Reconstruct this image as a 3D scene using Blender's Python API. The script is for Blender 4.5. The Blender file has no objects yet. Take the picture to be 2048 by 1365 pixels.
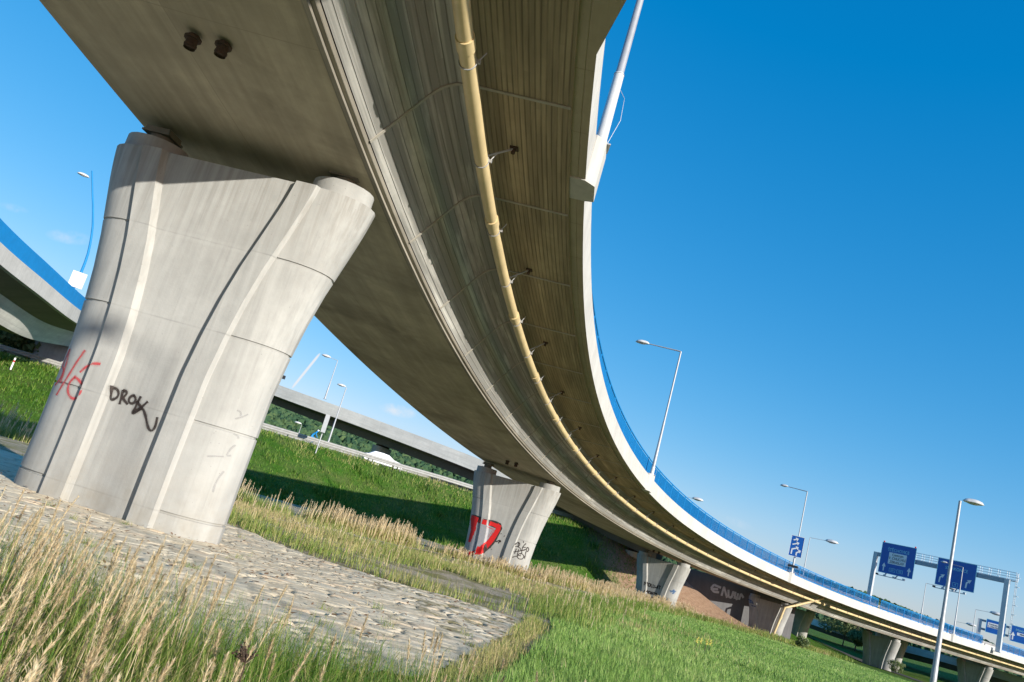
import bpy, bmesh, math, random
import numpy as np
from mathutils import Vector, Matrix
random.seed(7); rng = np.random.default_rng(7)
sc = bpy.context.scene
COL = sc.collection
R = math.radians

# ------------------------------------------------------------------ camera
FPX = 1558.32                                   # focal length in pixels of the 2048 px wide frame
CAMROT = np.array([[0.960434860607333, -0.27850471904470986, 0.0],
                   [-0.06041617946186915, -0.2083476542118222, -0.9761870416286328],
                   [0.2718726977638689, 0.9375640652532807, -0.21693054131757894]])
cd = bpy.data.cameras.new('camera'); cam = bpy.data.objects.new('camera', cd); COL.objects.link(cam)
cd.sensor_width = 36.0; cd.lens = FPX / 2048 * 36.0; cd.clip_start = 0.05; cd.clip_end = 6000
cam.matrix_world = Matrix(CAMROT.tolist()).to_4x4()
sc.camera = cam

# ------------------------------------------------------------------ sun and sky
SUNTO = np.array([-0.669, 0.743, -0.296]); SUNTO /= np.linalg.norm(SUNTO)   # direction the light travels
SUN_EL = math.asin(-SUNTO[2]); SUN_AZ = math.atan2(-SUNTO[0], -SUNTO[1])
sl = bpy.data.lights.new('sun', 'SUN'); sun = bpy.data.objects.new('sun', sl); COL.objects.link(sun)
sl.energy = 5.0; sl.angle = R(0.5); sl.color = (1.0, 0.94, 0.84)
sun.rotation_euler = Vector(SUNTO.tolist()).to_track_quat('-Z', 'Y').to_euler(); sun.location = (30, -30, 60)
world = bpy.data.worlds.new('World'); sc.world = world; world.use_nodes = True
sc.view_settings.view_transform = 'Standard'; sc.view_settings.look = 'None'
sc.view_settings.exposure = 0.5; sc.view_settings.gamma = 1.0; sc.view_settings.use_curve_mapping = False

def ray(u, v):
    c = np.array([u - 1024, 682.5 - v, -FPX]); r = CAMROT @ c
    return r / np.linalg.norm(r[:2])
def at(u, v, D):                                # a point seen at (u,v), D metres away over the ground
    return ray(u, v) * D
def on_plane(u, v, A, B):                       # where the sight line meets the upright plane through A and B
    r = ray(u, v); n = np.array([-(B[1]-A[1]), B[0]-A[0]])
    return r * ((A[0]*n[0] + A[1]*n[1]) / (r[0]*n[0] + r[1]*n[1]))

def build_world():
    nt = world.node_tree; nd = nt.nodes; nd.clear(); L = nt.links.new
    out = nd.new('ShaderNodeOutputWorld'); bg = nd.new('ShaderNodeBackground'); L(bg.outputs[0], out.inputs[0])
    sky = nd.new('ShaderNodeTexSky'); sky.sky_type = 'NISHITA'; sky.sun_disc = False
    sky.sun_elevation = SUN_EL; sky.sun_rotation = SUN_AZ
    sky.altitude = 200; sky.air_density = 1.0; sky.dust_density = 0.4; sky.ozone_density = 2.2
    bg.inputs[1].default_value = 0.15
    hs = nd.new('ShaderNodeHueSaturation'); hs.inputs['Saturation'].default_value = 1.3
    hs.inputs['Hue'].default_value = 0.5; hs.inputs['Value'].default_value = 1.0
    L(sky.outputs[0], hs.inputs['Color'])
    # the photograph's sky: deeper and more even than the clear-air model
    sp = nd.new('ShaderNodeSeparateColor'); L(hs.outputs[0], sp.inputs[0]); cbn = nd.new('ShaderNodeCombineColor')
    K0 = 0.13 * 2**0.35; K1 = 0.15 * 2**0.5
    for i, (a, p) in enumerate(((0.77, 1.0), (0.73, 0.65), (0.95, 0.50))):
        q = nd.new('ShaderNodeMath'); q.operation = 'POWER'; L(sp.outputs[i], q.inputs[0]); q.inputs[1].default_value = p
        w = nd.new('ShaderNodeMath'); w.operation = 'MULTIPLY'; L(q.outputs[0], w.inputs[0]); w.inputs[1].default_value = a * K0**p / K1
        if i == 0:
            v = nd.new('ShaderNodeMath'); v.operation = 'SUBTRACT'; v.use_clamp = False; L(w.outputs[0], v.inputs[0]); v.inputs[1].default_value = 0.028 / K1
            w = nd.new('ShaderNodeMath'); w.operation = 'MAXIMUM'; L(v.outputs[0], w.inputs[0]); w.inputs[1].default_value = 0.004
        L(w.outputs[0], cbn.inputs[i])
    cur = cbn.outputs[0]
    tc = nd.new('ShaderNodeTexCoord')
    def M(op, a, b=None, clamp=False):
        m = nd.new('ShaderNodeMath'); m.operation = op; m.use_clamp = clamp
        for i, q in enumerate((a, b)):
            if q is None: continue
            if isinstance(q, (int, float)): m.inputs[i].default_value = q
            else: L(q, m.inputs[i])
        return m.outputs[0]
    # a few small clouds and a vapour trail, each a patch of sky direction
    def patch(c0, c1, wid, strength, scale, soft):
        nonlocal cur
        a = Vector(ray(*c0).tolist()).normalized(); b = Vector(ray(*c1).tolist()).normalized()
        mid = ((a + b) / 2).normalized(); ux = (b - a).normalized(); uy = mid.cross(ux).normalized(); half = (b - a).length / 2
        sub = nd.new('ShaderNodeVectorMath'); sub.operation = 'SUBTRACT'; L(tc.outputs['Generated'], sub.inputs[0]); sub.inputs[1].default_value = mid
        def dot(v):
            d = nd.new('ShaderNodeVectorMath'); d.operation = 'DOT_PRODUCT'; L(sub.outputs[0], d.inputs[0]); d.inputs[1].default_value = v
            return d.outputs['Value']
        X = M('DIVIDE', dot(ux), half); Y = M('DIVIDE', dot(uy), wid)
        nz = nd.new('ShaderNodeTexNoise'); nz.inputs['Scale'].default_value = scale; nz.inputs['Detail'].default_value = 5
        nz.inputs['Roughness'].default_value = 0.62
        L(tc.outputs['Generated'], nz.inputs['Vector'])
        r2 = M('ADD', M('POWER', M('ABSOLUTE', X), 2.0 if soft else 8.0), M('MULTIPLY', Y, Y))
        e = M('SUBTRACT', 1.0, r2, True)
        e = M('MULTIPLY', e, M('MULTIPLY', M('SUBTRACT', nz.outputs[0], 0.38 if soft else 0.2), 3.6 if soft else 8.0, True), True)
        e = M('MULTIPLY', e, strength)
        mx = nd.new('ShaderNodeMixRGB'); L(e, mx.inputs[0]); L(cur, mx.inputs[1]); mx.inputs[2].default_value = (3.9, 4.05, 4.3, 1)
        cur = mx.outputs[0]
    patch((755, 812), (838, 832), 0.0085, 0.75, 60, True)
    patch((88, 468), (190, 482), 0.0085, 0.38, 55, True)
    patch((-5, 408), (60, 425), 0.005, 0.25, 55, True)
    patch((1440, 1030), (1510, 1060), 0.006, 0.18, 55, True)
    patch((583, 778), (641, 706), 0.0019, 1.0, 200, False)
    patch((583, 778), (641, 706), 0.0015, 0.9, 420, False)
    L(cur, bg.inputs[0])
build_world()

# ------------------------------------------------------------------ helpers
def tag(o, label=None, cat=None, group=None, kind=None):
    if label: o['label'] = label
    if cat: o['category'] = cat
    if group: o['group'] = group
    if kind: o['kind'] = kind
    return o
def empty(name, loc, label=None, cat=None, group=None, rz=0.0):
    o = bpy.data.objects.new(name, None); COL.objects.link(o); o.location = loc; o.rotation_euler = (0, 0, rz)
    o.empty_display_size = 0.3
    return tag(o, label, cat, group)
def np_mesh(name, V, Fq, mat=None, parent=None, uv=None, attrs=None, smooth=False, loops=None, starts=None):
    me = bpy.data.meshes.new(name)
    V = np.asarray(V, dtype=np.float32)
    if loops is None:
        loops = []; starts = []; k = 0
        if isinstance(Fq, np.ndarray):
            loops = Fq.reshape(-1).astype(np.int32); m = Fq.shape[1]; starts = np.arange(0, len(loops), m, dtype=np.int32)
        else:
            for f in Fq: starts.append(k); loops.extend(f); k += len(f)
            loops = np.array(loops, dtype=np.int32); starts = np.array(starts, dtype=np.int32)
    me.vertices.add(len(V)); me.vertices.foreach_set('co', V.reshape(-1))
    me.loops.add(len(loops)); me.loops.foreach_set('vertex_index', loops)
    me.polygons.add(len(starts)); me.polygons.foreach_set('loop_start', starts)
    if attrs:
        for k, a in attrs.items():
            at_ = me.attributes.new(k, 'FLOAT', 'POINT'); at_.data.foreach_set('value', np.asarray(a, dtype=np.float32))
    if uv is not None:
        ul = me.uv_layers.new(name='UVMap'); uvv = np.asarray(uv, dtype=np.float32)[loops]
        ul.data.foreach_set('uv', uvv.reshape(-1))
    me.update(calc_edges=True); me.validate()
    me.polygons.foreach_set('use_smooth', np.full(len(me.polygons), bool(smooth)))
    o = bpy.data.objects.new(name, me); COL.objects.link(o)
    if mat: me.materials.append(mat)
    if parent: o.parent = parent
    return o
class MB:
    """collects shapes, builds one mesh object"""
    def __init__(s): s.v = []; s.f = []
    def add(s, v, f):
        k = len(s.v); s.v.extend([tuple(map(float, p)) for p in v]); s.f.extend([[i + k for i in q] for q in f]); return s
    def box(s, c, size, ax=None):
        ax = ax if ax is not None else np.eye(3); c = np.array(c, float); h = np.array(size, float) / 2
        v = [c + ax[0]*h[0]*i + ax[1]*h[1]*j + ax[2]*h[2]*k for i in (-1, 1) for j in (-1, 1) for k in (-1, 1)]
        return s.add(v, [(0,1,3,2),(4,6,7,5),(0,4,5,1),(2,3,7,6),(0,2,6,4),(1,5,7,3)])
    def beam(s, a, b, w, h=None, up=(0,0,1)):
        a = np.array(a, float); b = np.array(b, float); t = b - a; L = np.linalg.norm(t); t /= L
        u = np.array(up, float)
        if abs(t @ u) > 0.98: u = np.array([1.0, 0, 0])
        x = np.cross(t, u); x /= np.linalg.norm(x); z = np.cross(x, t)
        return s.box((a + b) / 2, (L, w, h or w), np.array([t, x, z]))
    def tube(s, pts, r, n=8, cap=True):
        pts = [np.array(p, float) for p in pts]; m = len(pts); rr = r if hasattr(r, '__len__') else [r] * m
        base = len(s.v); V = []; prev = None
        for i, p in enumerate(pts):
            t = pts[min(i+1, m-1)] - pts[max(i-1, 0)]; t = t / (np.linalg.norm(t) + 1e-12)
            if prev is None:
                u = np.array([0, 0, 1.0]) if abs(t[2]) < 0.9 else np.array([1.0, 0, 0])
            else: u = prev
            x = np.cross(t, u); x /= np.linalg.norm(x) + 1e-12; y = np.cross(x, t); prev = y
            for k in range(n):
                a = 2*math.pi*k/n; V.append(p + rr[i]*(math.cos(a)*x + math.sin(a)*y))
        Fc = [(i*n+k, i*n+(k+1) % n, (i+1)*n+(k+1) % n, (i+1)*n+k) for i in range(m-1) for k in range(n)]
        if cap: Fc += [tuple(range(n))[::-1], tuple((m-1)*n + k for k in range(n))]
        return s.add(V, Fc)
    def ball(s, c, r, n=8, m=5, ax=None):
        r = np.array(r if hasattr(r, '__len__') else (r, r, r), float); ax = ax if ax is not None else np.eye(3); c = np.array(c, float); V = []
        for i in range(m+1):
            ph = math.pi*i/m
            for k in range(n):
                a = 2*math.pi*k/n; q = np.array([math.sin(ph)*math.cos(a), math.sin(ph)*math.sin(a), math.cos(ph)])*r
                V.append(c + q @ ax)
        return s.add(V, [(i*n+k, (i+1)*n+k, (i+1)*n+(k+1) % n, i*n+(k+1) % n) for i in range(m) for k in range(n)])
    def build(s, name, mat, parent=None, smooth=False, org=None):
        v = np.array(s.v)
        if org is not None: v = v - np.array(org)
        o = np_mesh(name, v, s.f, mat, parent, smooth=False)
        if smooth:
            me = o.data; me.polygons.foreach_set('use_smooth', np.ones(len(me.polygons), dtype=bool))
            me.set_sharp_from_angle(angle=R(42))
        return o

# ------------------------------------------------------------------ materials
def newmat(name):
    m = bpy.data.materials.new(name); m.use_nodes = True; nt = m.node_tree; nt.nodes.clear()
    out = nt.nodes.new('ShaderNodeOutputMaterial'); b = nt.nodes.new('ShaderNodeBsdfPrincipled'); nt.links.new(b.outputs[0], out.inputs[0])
    return m, nt, b
class NB:
    def __init__(s, nt): s.nt = nt
    def n(s, t, **kw):
        q = s.nt.nodes.new(t)
        for k, v in kw.items(): setattr(q, k, v)
        return q
    def L(s, a, b): s.nt.links.new(a, b)
    def coord(s, kind='Object', scale=(1,1,1), loc=(0,0,0)):
        tc = s.n('ShaderNodeTexCoord'); mp = s.n('ShaderNodeMapping'); s.L(tc.outputs[kind], mp.inputs[0])
        mp.inputs['Scale'].default_value = scale; mp.inputs['Location'].default_value = loc; return mp.outputs[0]
    def noise(s, vec, scale=1, detail=4, rough=0.55, dist=0):
        q = s.n('ShaderNodeTexNoise'); s.L(vec, q.inputs['Vector']); q.inputs['Scale'].default_value = scale
        q.inputs['Detail'].default_value = detail; q.inputs['Roughness'].default_value = rough; q.inputs['Distortion'].default_value = dist
        return q.outputs[0]
    def ramp(s, fac, stops, interp='LINEAR'):
        q = s.n('ShaderNodeValToRGB'); s.L(fac, q.inputs[0]); e = q.color_ramp.elements; q.color_ramp.interpolation = interp
        while len(e) < len(stops): e.new(0.5)
        for i, (p, c) in enumerate(stops):
            e[i].position = p; e[i].color = (*(c if hasattr(c, '__len__') else (c, c, c)), 1)
        return q.outputs[0]
    def math(s, op, a, b=None, clamp=False):
        q = s.n('ShaderNodeMath', operation=op, use_clamp=clamp)
        for i, k in enumerate((a, b)):
            if k is None: continue
            if isinstance(k, (int, float)): q.inputs[i].default_value = k
            else: s.L(k, q.inputs[i])
        return q.outputs[0]
    def mix(s, fac, a, b, mode='MIX'):
        q = s.n('ShaderNodeMixRGB', blend_type=mode)
        for i, k in enumerate((fac, a, b)):
            if isinstance(k, (int, float)): q.inputs[i].default_value = k
            elif isinstance(k, tuple): q.inputs[i].default_value = (*k, 1)
            else: s.L(k, q.inputs[i])
        return q.outputs[0]
    def bump(s, h, strength=0.3, dist=0.02, normal=None):
        q = s.n('ShaderNodeBump'); s.L(h, q.inputs['Height']); q.inputs['Strength'].default_value = strength; q.inputs['Distance'].default_value = dist
        if normal is not None: s.L(normal, q.inputs['Normal'])
        return q.outputs[0]
    def attr(s, name):
        q = s.n('ShaderNodeAttribute', attribute_name=name); return q.outputs['Fac']

def plain(name, col, rough=0.6, metal=0.0, var=0.12, scale=3.0, bump=0.0):
    m, nt, b = newmat(name); k = NB(nt); v = k.coord('Object')
    f = k.noise(v, scale, 5, 0.6)
    c = k.mix(k.ramp(f, [(0.3, 0.0), (0.7, 1.0)]), tuple(x*(1-var) for x in col), tuple(min(1, x*(1+var)) for x in col))
    k.L(c, b.inputs['Base Color']); b.inputs['Roughness'].default_value = rough; b.inputs['Metallic'].default_value = metal
    if bump: k.L(k.bump(k.noise(v, scale*8, 4), bump, 0.01), b.inputs['Normal'])
    return m

def concrete(name, base, streak=0.18, mott=0.16, vertical=True, boards=0.0, gap0=0.36, lifts=False, uvs=False, dirt=0.0, warm=0.0, pores=True, board_w=0.14, panels=0.0):
    """weathered cast concrete: mottling, streaks, pores, optional board marks running along the bridge (UV x = metres along, y = metres across)"""
    m, nt, b = newmat(name); k = NB(nt)
    vo = k.coord('Object')
    f1 = k.noise(vo, 0.55, 6, 0.6, 0.3); f2 = k.noise(vo, 4.0, 6, 0.65)
    col = k.mix(k.ramp(f1, [(0.32, 0.0), (0.68, 1.0)]), tuple(x*(1-mott) for x in base), tuple(min(1, x*(1+mott*0.8)) for x in base))
    col = k.mix(k.math('MULTIPLY', k.ramp(f2, [(0.35, 1.0), (0.6, 0.0)]), 0.30), col, tuple(x*0.72 for x in base))
    if vertical:
        vs = k.coord('Object', (3.2, 3.2, 0.16)); st = k.noise(vs, 1.6, 6, 0.62)
        col = k.mix(k.math('MULTIPLY', k.ramp(st, [(0.42, 0.0), (0.68, 1.0)]), streak*2.0), col, tuple(min(1, x*1.25) for x in base))
        vs2 = k.coord('Object', (6.5, 6.5, 0.22), (5, 3, 1)); st2 = k.noise(vs2, 1.3, 5, 0.6)
        col = k.mix(k.math('MULTIPLY', k.ramp(st2, [(0.5, 0.0), (0.75, 1.0)]), streak*1.6), col, tuple(x*0.55 for x in base))
    h = k.noise(vo, 22, 5, 0.6)
    nrm = None
    if uvs:
        va = k.coord('UV', (0.10, 1.1, 1)); sa = k.noise(va, 2.2, 6, 0.6)
        col = k.mix(k.math('MULTIPLY', k.ramp(sa, [(0.40, 1.0), (0.62, 0.0)]), streak*2.4), col, tuple(x*0.52 for x in base))
        vb = k.coord('UV', (0.05, 2.4, 1), (3, 7, 0)); sb = k.noise(vb, 2.0, 5, 0.6)
        col = k.mix(k.math('MULTIPLY', k.ramp(sb, [(0.52, 0.0), (0.74, 1.0)]), streak*1.3), col, tuple(min(1, x*1.35) for x in base))
    if boards > 0:
        tc = k.coord('UV'); sp = k.n('ShaderNodeSeparateXYZ'); k.L(tc, sp.inputs[0])
        yy = k.math('DIVIDE', sp.outputs[1], board_w)
        idn = k.math('FLOOR', yy); fr = k.math('FRACT', yy)
        # each board its own tone
        wn = k.n('ShaderNodeTexWhiteNoise', noise_dimensions='2D'); cb = k.n('ShaderNodeCombineXYZ'); k.L(idn, cb.inputs[0])
        k.L(k.math('FLOOR', k.math('ADD', k.math('DIVIDE', sp.outputs[0], 3.6), k.math('MULTIPLY', idn, 0.37))), cb.inputs[1]); k.L(cb.outputs[0], wn.inputs['Vector'])
        col = k.mix(k.math('MULTIPLY', wn.outputs['Value'], 0.45*boards), col, tuple(x*0.5 for x in base))
        edge = k.math('ABSOLUTE', k.math('SUBTRACT', fr, 0.5))            # 0.5 at the joint
        gap = k.ramp(edge, [(gap0, 0.0), (gap0+0.08, 1.0)])
        brk = k.noise(k.coord('UV', (0.45, 7.0, 1)), 1.7, 3, 0.5)
        gap2 = k.math('MULTIPLY', gap, k.ramp(brk, [(0.35, 0.25), (0.55, 1.0)]))
        col = k.mix(k.math('MULTIPLY', gap2, 0.8*boards), col, tuple(x*0.28 for x in base))
        nrm = k.bump(k.math('SUBTRACT', 1.0, gap), 0.55*boards, 0.02)
    if lifts:
        at_ = k.attr('lift'); fl = k.math('FLOOR', at_); fr_ = k.math('ABSOLUTE', k.math('SUBTRACT', k.math('FRACT', at_), 0.5))
        wn2 = k.n('ShaderNodeTexWhiteNoise', noise_dimensions='1D'); k.L(fl, wn2.inputs['W'])
        col = k.mix(k.math('MULTIPLY', wn2.outputs['Value'], 0.22), col, tuple(x*0.80 for x in base))
        ln = k.math('MULTIPLY', k.ramp(fr_, [(0.488, 0.0), (0.496, 1.0)]), k.ramp(k.noise(vo, 1.6, 4, 0.6), [(0.4, 0.15), (0.6, 0.9)]))
        col = k.mix(k.math('MULTIPLY', ln, 0.45), col, tuple(x*0.5 for x in base))
        lt = k.math('MULTIPLY', k.ramp(fr_, [(0.44, 0.0), (0.47, 1.0)]), k.ramp(k.noise(vo, 0.9, 4, 0.6), [(0.45, 0.0), (0.65, 0.8)]))
        col = k.mix(k.math('MULTIPLY', lt, 0.3), col, tuple(min(1, x*1.25) for x in base))
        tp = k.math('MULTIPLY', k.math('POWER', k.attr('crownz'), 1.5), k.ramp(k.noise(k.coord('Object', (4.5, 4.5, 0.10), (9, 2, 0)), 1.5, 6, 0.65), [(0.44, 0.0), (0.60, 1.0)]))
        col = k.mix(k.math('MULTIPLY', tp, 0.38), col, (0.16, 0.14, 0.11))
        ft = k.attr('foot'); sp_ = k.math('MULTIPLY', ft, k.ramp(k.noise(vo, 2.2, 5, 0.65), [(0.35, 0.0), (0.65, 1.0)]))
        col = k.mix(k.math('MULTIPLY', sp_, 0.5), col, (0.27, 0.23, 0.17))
    if panels > 0:
        br = k.n('ShaderNodeTexBrick'); k.L(k.coord('UV'), br.inputs['Vector']); br.inputs['Scale'].default_value = 1.0
        br.inputs['Brick Width'].default_value = panels; br.inputs['Row Height'].default_value = panels*0.5; br.inputs['Mortar Size'].default_value = 0.012
        br.inputs['Mortar Smooth'].default_value = 0.3; br.offset = 0.0
        br.inputs['Color1'].default_value = (0, 0, 0, 1); br.inputs['Color2'].default_value = (0.22, 0.22, 0.22, 1); br.inputs['Mortar'].default_value = (1, 1, 1, 1)
        col = k.mix(k.math('MULTIPLY', br.outputs['Color'], 0.55), col, tuple(x*0.55 for x in base))
    if dirt > 0:
        d = k.noise(vo, 0.28, 5, 0.65, 0.6)
        col = k.mix(k.math('MULTIPLY', k.ramp(d, [(0.50, 0.0), (0.70, 1.0)]), dirt), col, tuple(x*0.35 for x in base))
    if pores:
        vp = k.n('ShaderNodeTexVoronoi'); k.L(vo, vp.inputs['Vector']); vp.inputs['Scale'].default_value = 9.0
        sel = k.n('ShaderNodeTexWhiteNoise'); k.L(vp.outputs['Position'], sel.inputs['Vector'])
        hole = k.math('MULTIPLY', k.ramp(vp.outputs['Distance'], [(0.05, 1.0), (0.10, 0.0)]), k.math('GREATER_THAN', sel.outputs['Value'], 0.72))
        col = k.mix(k.math('MULTIPLY', hole, 0.5), col, tuple(x*0.4 for x in base))
    k.L(col, b.inputs['Base Color']); b.inputs['Roughness'].default_value = 0.88
    b.inputs['Specular IOR Level'].default_value = 0.25
    k.L(k.bump(h, 0.18, 0.015, nrm), b.inputs['Normal'])
    return m

MAT = {}
MAT['pier'] = concrete('pier_concrete', (0.378, 0.378, 0.360), streak=0.25, mott=0.17, lifts=True)
MAT['web'] = concrete('board_marked_concrete', (0.53, 0.52, 0.48), streak=0.8, mott=0.24, vertical=False, boards=1.1, gap0=0.41, uvs=True, board_w=0.155)
MAT['canti'] = concrete('cantilever_concrete', (0.46, 0.375, 0.25), streak=0.42, mott=0.18, vertical=False, boards=0.9, gap0=0.33, uvs=True, board_w=0.098)
MAT['soffit'] = concrete('soffit_concrete', (0.45, 0.39, 0.285), streak=0.18, mott=0.24, vertical=False, uvs=True, dirt=0.7, panels=5.0)
MAT['fascia'] = concrete('fascia_concrete', (0.49, 0.475, 0.44), streak=0.14, mott=0.12, vertical=True)
MAT['edge'] = concrete('edge_beam_concrete', (0.42, 0.36, 0.26), streak=0.12, mott=0.1, vertical=False, uvs=True, panels=1.7)
MAT['ledge'] = concrete('ledge_concrete', (0.34, 0.31, 0.255), streak=0.3, mott=0.2, vertical=False, uvs=True, boards=0.5, board_w=0.07)
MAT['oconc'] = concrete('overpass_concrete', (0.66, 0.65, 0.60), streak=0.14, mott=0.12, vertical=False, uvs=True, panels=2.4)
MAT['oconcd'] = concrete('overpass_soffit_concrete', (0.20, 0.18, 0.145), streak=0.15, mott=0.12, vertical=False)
MAT['joint'] = plain('joint_mortar', (0.36, 0.34, 0.29), 0.9, 0, 0.15, 4)
MAT['asphalt'] = plain('asphalt', (0.055, 0.055, 0.057), 0.9, 0, 0.2, 6, 0.3)
MAT['pipe'] = plain('cream_pipe', (0.62, 0.49, 0.27), 0.45, 0, 0.14, 1.2)
MAT['band'] = plain('pipe_band', (0.36, 0.29, 0.18), 0.45, 0.3, 0.2, 5)
MAT['steel'] = plain('galvanised_steel', (0.36, 0.37, 0.385), 0.5, 0.25, 0.12, 2.5)
MAT['lampwhite'] = plain('lamp_head_paint', (0.55, 0.55, 0.54), 0.35, 0, 0.06, 6)
MAT['glass'] = plain('lamp_glass', (0.55, 0.56, 0.55), 0.15, 0, 0.05, 6)
MAT['rust'] = plain('rusty_iron', (0.07, 0.045, 0.03), 0.85, 0.2, 0.3, 20)
MAT['bluerail'] = plain('blue_paint', (0.0, 0.20, 0.50), 0.7, 0, 0.08, 2)
MAT['signblue'] = plain('sign_blue', (0.008, 0.105, 0.42), 0.4, 0, 0.06, 2)
MAT['signwhite'] = plain('sign_white', (0.78, 0.79, 0.79), 0.45, 0, 0.04, 3)
MAT['signink'] = plain('sign_black', (0.04, 0.04, 0.045), 0.5, 0, 0.05, 3)
MAT['signcyan'] = plain('sign_route_green', (0.30, 0.70, 0.80), 0.45, 0, 0.05, 3)
MAT['grey'] = plain('gantry_grey', (0.30, 0.34, 0.38), 0.45, 0.2, 0.1, 2)
MAT['lgrey'] = plain('gantry_light_grey', (0.50, 0.53, 0.56), 0.45, 0.2, 0.08, 2)
MAT['rubber'] = plain('black_rubber', (0.02, 0.02, 0.02), 0.8, 0, 0.2, 10)
MAT['guard'] = plain('weathered_guardrail', (0.33, 0.325, 0.31), 0.6, 0.15, 0.15, 3)
MAT['carwhite'] = plain('white_car_paint', (0.80, 0.80, 0.80), 0.2, 0, 0.02, 2)
MAT['carglass'] = plain('car_glass', (0.02, 0.03, 0.035), 0.08, 0, 0.1, 2)
MAT['redlens'] = plain('red_lens', (0.5, 0.01, 0.01), 0.3, 0, 0.1, 2)
MAT['black'] = plain('black_paint', (0.02, 0.02, 0.022), 0.5, 0, 0.1, 5)
MAT['dirt'] = plain('bare_earth', (0.30, 0.19, 0.12), 0.95, 0, 0.25, 1.5, 0.5)
MAT['whitepaint'] = plain('white_road_paint', (0.7, 0.7, 0.68), 0.7, 0, 0.1, 5)
MAT['skin'] = plain('skin', (0.45, 0.27, 0.2), 0.5, 0, 0.05, 5)
def spray(name, col, den=0.9, hole=0.45):
    m, nt, b = newmat(name); k = NB(nt); v = k.coord('Object'); f = k.noise(v, 14, 5, 0.7)
    tr = k.n('ShaderNodeBsdfTransparent'); mx = k.n('ShaderNodeMixShader'); out = [q for q in nt.nodes if q.type == 'OUTPUT_MATERIAL'][0]
    k.L(k.math('MULTIPLY', k.ramp(f, [(0.28, hole), (0.5, 1.0)]), den), mx.inputs[0]); k.L(tr.outputs[0], mx.inputs[1]); k.L(b.outputs[0], mx.inputs[2]); k.L(mx.outputs[0], out.inputs[0])
    k.L(k.mix(f, tuple(c*0.75 for c in col), tuple(min(1, c*1.2) for c in col)), b.inputs['Base Color']); b.inputs['Roughness'].default_value = 0.7
    return m
MAT['sprayblack'] = spray('black_spray_paint', (0.035, 0.025, 0.022), 0.88)
MAT['sprayred'] = spray('red_spray_paint', (0.62, 0.012, 0.012), 1.0, 1.0)
MAT['sprayredthin'] = spray('thin_red_spray_paint', (0.60, 0.06, 0.07), 0.66)
MAT['sprayblue'] = spray('blue_spray_paint', (0.05, 0.16, 0.38), 0.6)
MAT['spraywhite'] = spray('pale_spray_paint', (0.55, 0.57, 0.60), 0.95)
MAT['spraygrey'] = spray('grey_spray_paint', (0.36, 0.36, 0.385), 0.9, 0.9)
MAT['sprayfaint'] = spray('faint_grey_spray_paint', (0.2, 0.2, 0.22), 0.2)

def bladesmat(name, stops, trans=0.35, rough=0.55):
    m, nt, b = newmat(name); k = NB(nt); out = [q for q in nt.nodes if q.type == 'OUTPUT_MATERIAL'][0]
    c = k.ramp(k.attr('tint'), stops)
    k.L(c, b.inputs['Base Color']); b.inputs['Roughness'].default_value = rough; b.inputs['Specular IOR Level'].default_value = 0.3
    t = k.n('ShaderNodeBsdfTranslucent'); k.L(c, t.inputs[0]); mx = k.n('ShaderNodeMixShader'); mx.inputs[0].default_value = trans
    k.L(b.outputs[0], mx.inputs[1]); k.L(t.outputs[0], mx.inputs[2]); k.L(mx.outputs[0], out.inputs[0])
    return m
GREENS = [(0.0, (0.030, 0.085, 0.012)), (0.35, (0.065, 0.17, 0.020)), (0.7, (0.13, 0.25, 0.035)), (1.0, (0.30, 0.32, 0.09))]
MAT['lawn'] = bladesmat('lawn_blades', [(0.0, (0.12, 0.235, 0.045)), (0.5, (0.265, 0.43, 0.095)), (0.9, (0.42, 0.53, 0.17)), (1.0, (0.60, 0.55, 0.28))])
MAT['tall'] = bladesmat('tall_grass_blades', [(0.0, (0.06, 0.16, 0.015)), (0.4, (0.15, 0.27, 0.035)), (0.7, (0.33, 0.36, 0.10)), (1.0, (0.60, 0.46, 0.25))])
MAT['reed'] = bladesmat('dry_seed_heads', [(0.0, (0.33, 0.24, 0.12)), (0.5, (0.68, 0.545, 0.34)), (1.0, (0.86, 0.75, 0.53))], 0.4)
MAT['leaf'] = bladesmat('tree_leaves', [(0.0, (0.10, 0.145, 0.055)), (0.5, (0.18, 0.235, 0.085)), (1.0, (0.28, 0.33, 0.15))], 0.4)
MAT['bark'] = plain('bark', (0.10, 0.08, 0.06), 0.9, 0, 0.25, 8, 0.4)

# ------------------------------------------------------------------ the line of the viaduct (plan and height), s = metres along it
PX = dict(x0=2.476178712724641, y0=24.450189554905222, th=0.23405591307800874, k0=0.008148136853924237, k1=0.017143332318809983, k2=0.028386268825977435, k3=-0.022657120222760337, z0=5.770969881949176, z1=-0.08650768769979104, z2=1.0594286077376287, z3=-0.045356679038811076, cs=0.012663883390773064)
SMIN, SMAX, DS = -75.0, 260.0, 0.25
SS = np.arange(SMIN, SMAX + 1e-6, DS)
def _line():
    t = SS / 50
    th = PX['th'] + PX['k0']*SS + PX['k1']*t**2 + PX['k2']*t**3 + PX['k3']*t**4
    z = PX['z0'] + PX['z1']*SS + PX['z2']*t**2 + PX['z3']*t**3
    i1 = int((112 - SMIN)/DS); i0 = int((-24 - SMIN)/DS)
    th[i1:] = th[i1]; th[:i0] = th[i0] + (SS[:i0] - SS[i0]) * 0.008
    zs = -0.006
    z[i1:] = z[i1] + zs*(SS[i1:] - SS[i1]); zg0 = (z[i0+1]-z[i0])/DS; z[:i0] = z[i0] + (SS[:i0]-SS[i0])*zg0
    x = np.concatenate([[0], np.cumsum(np.sin(th[:-1])*DS)]); y = np.concatenate([[0], np.cumsum(np.cos(th[:-1])*DS)])
    j = int(round((0 - SMIN)/DS)); x += PX['x0'] - x[j]; y += PX['y0'] - y[j]
    return x, y, z, th
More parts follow.
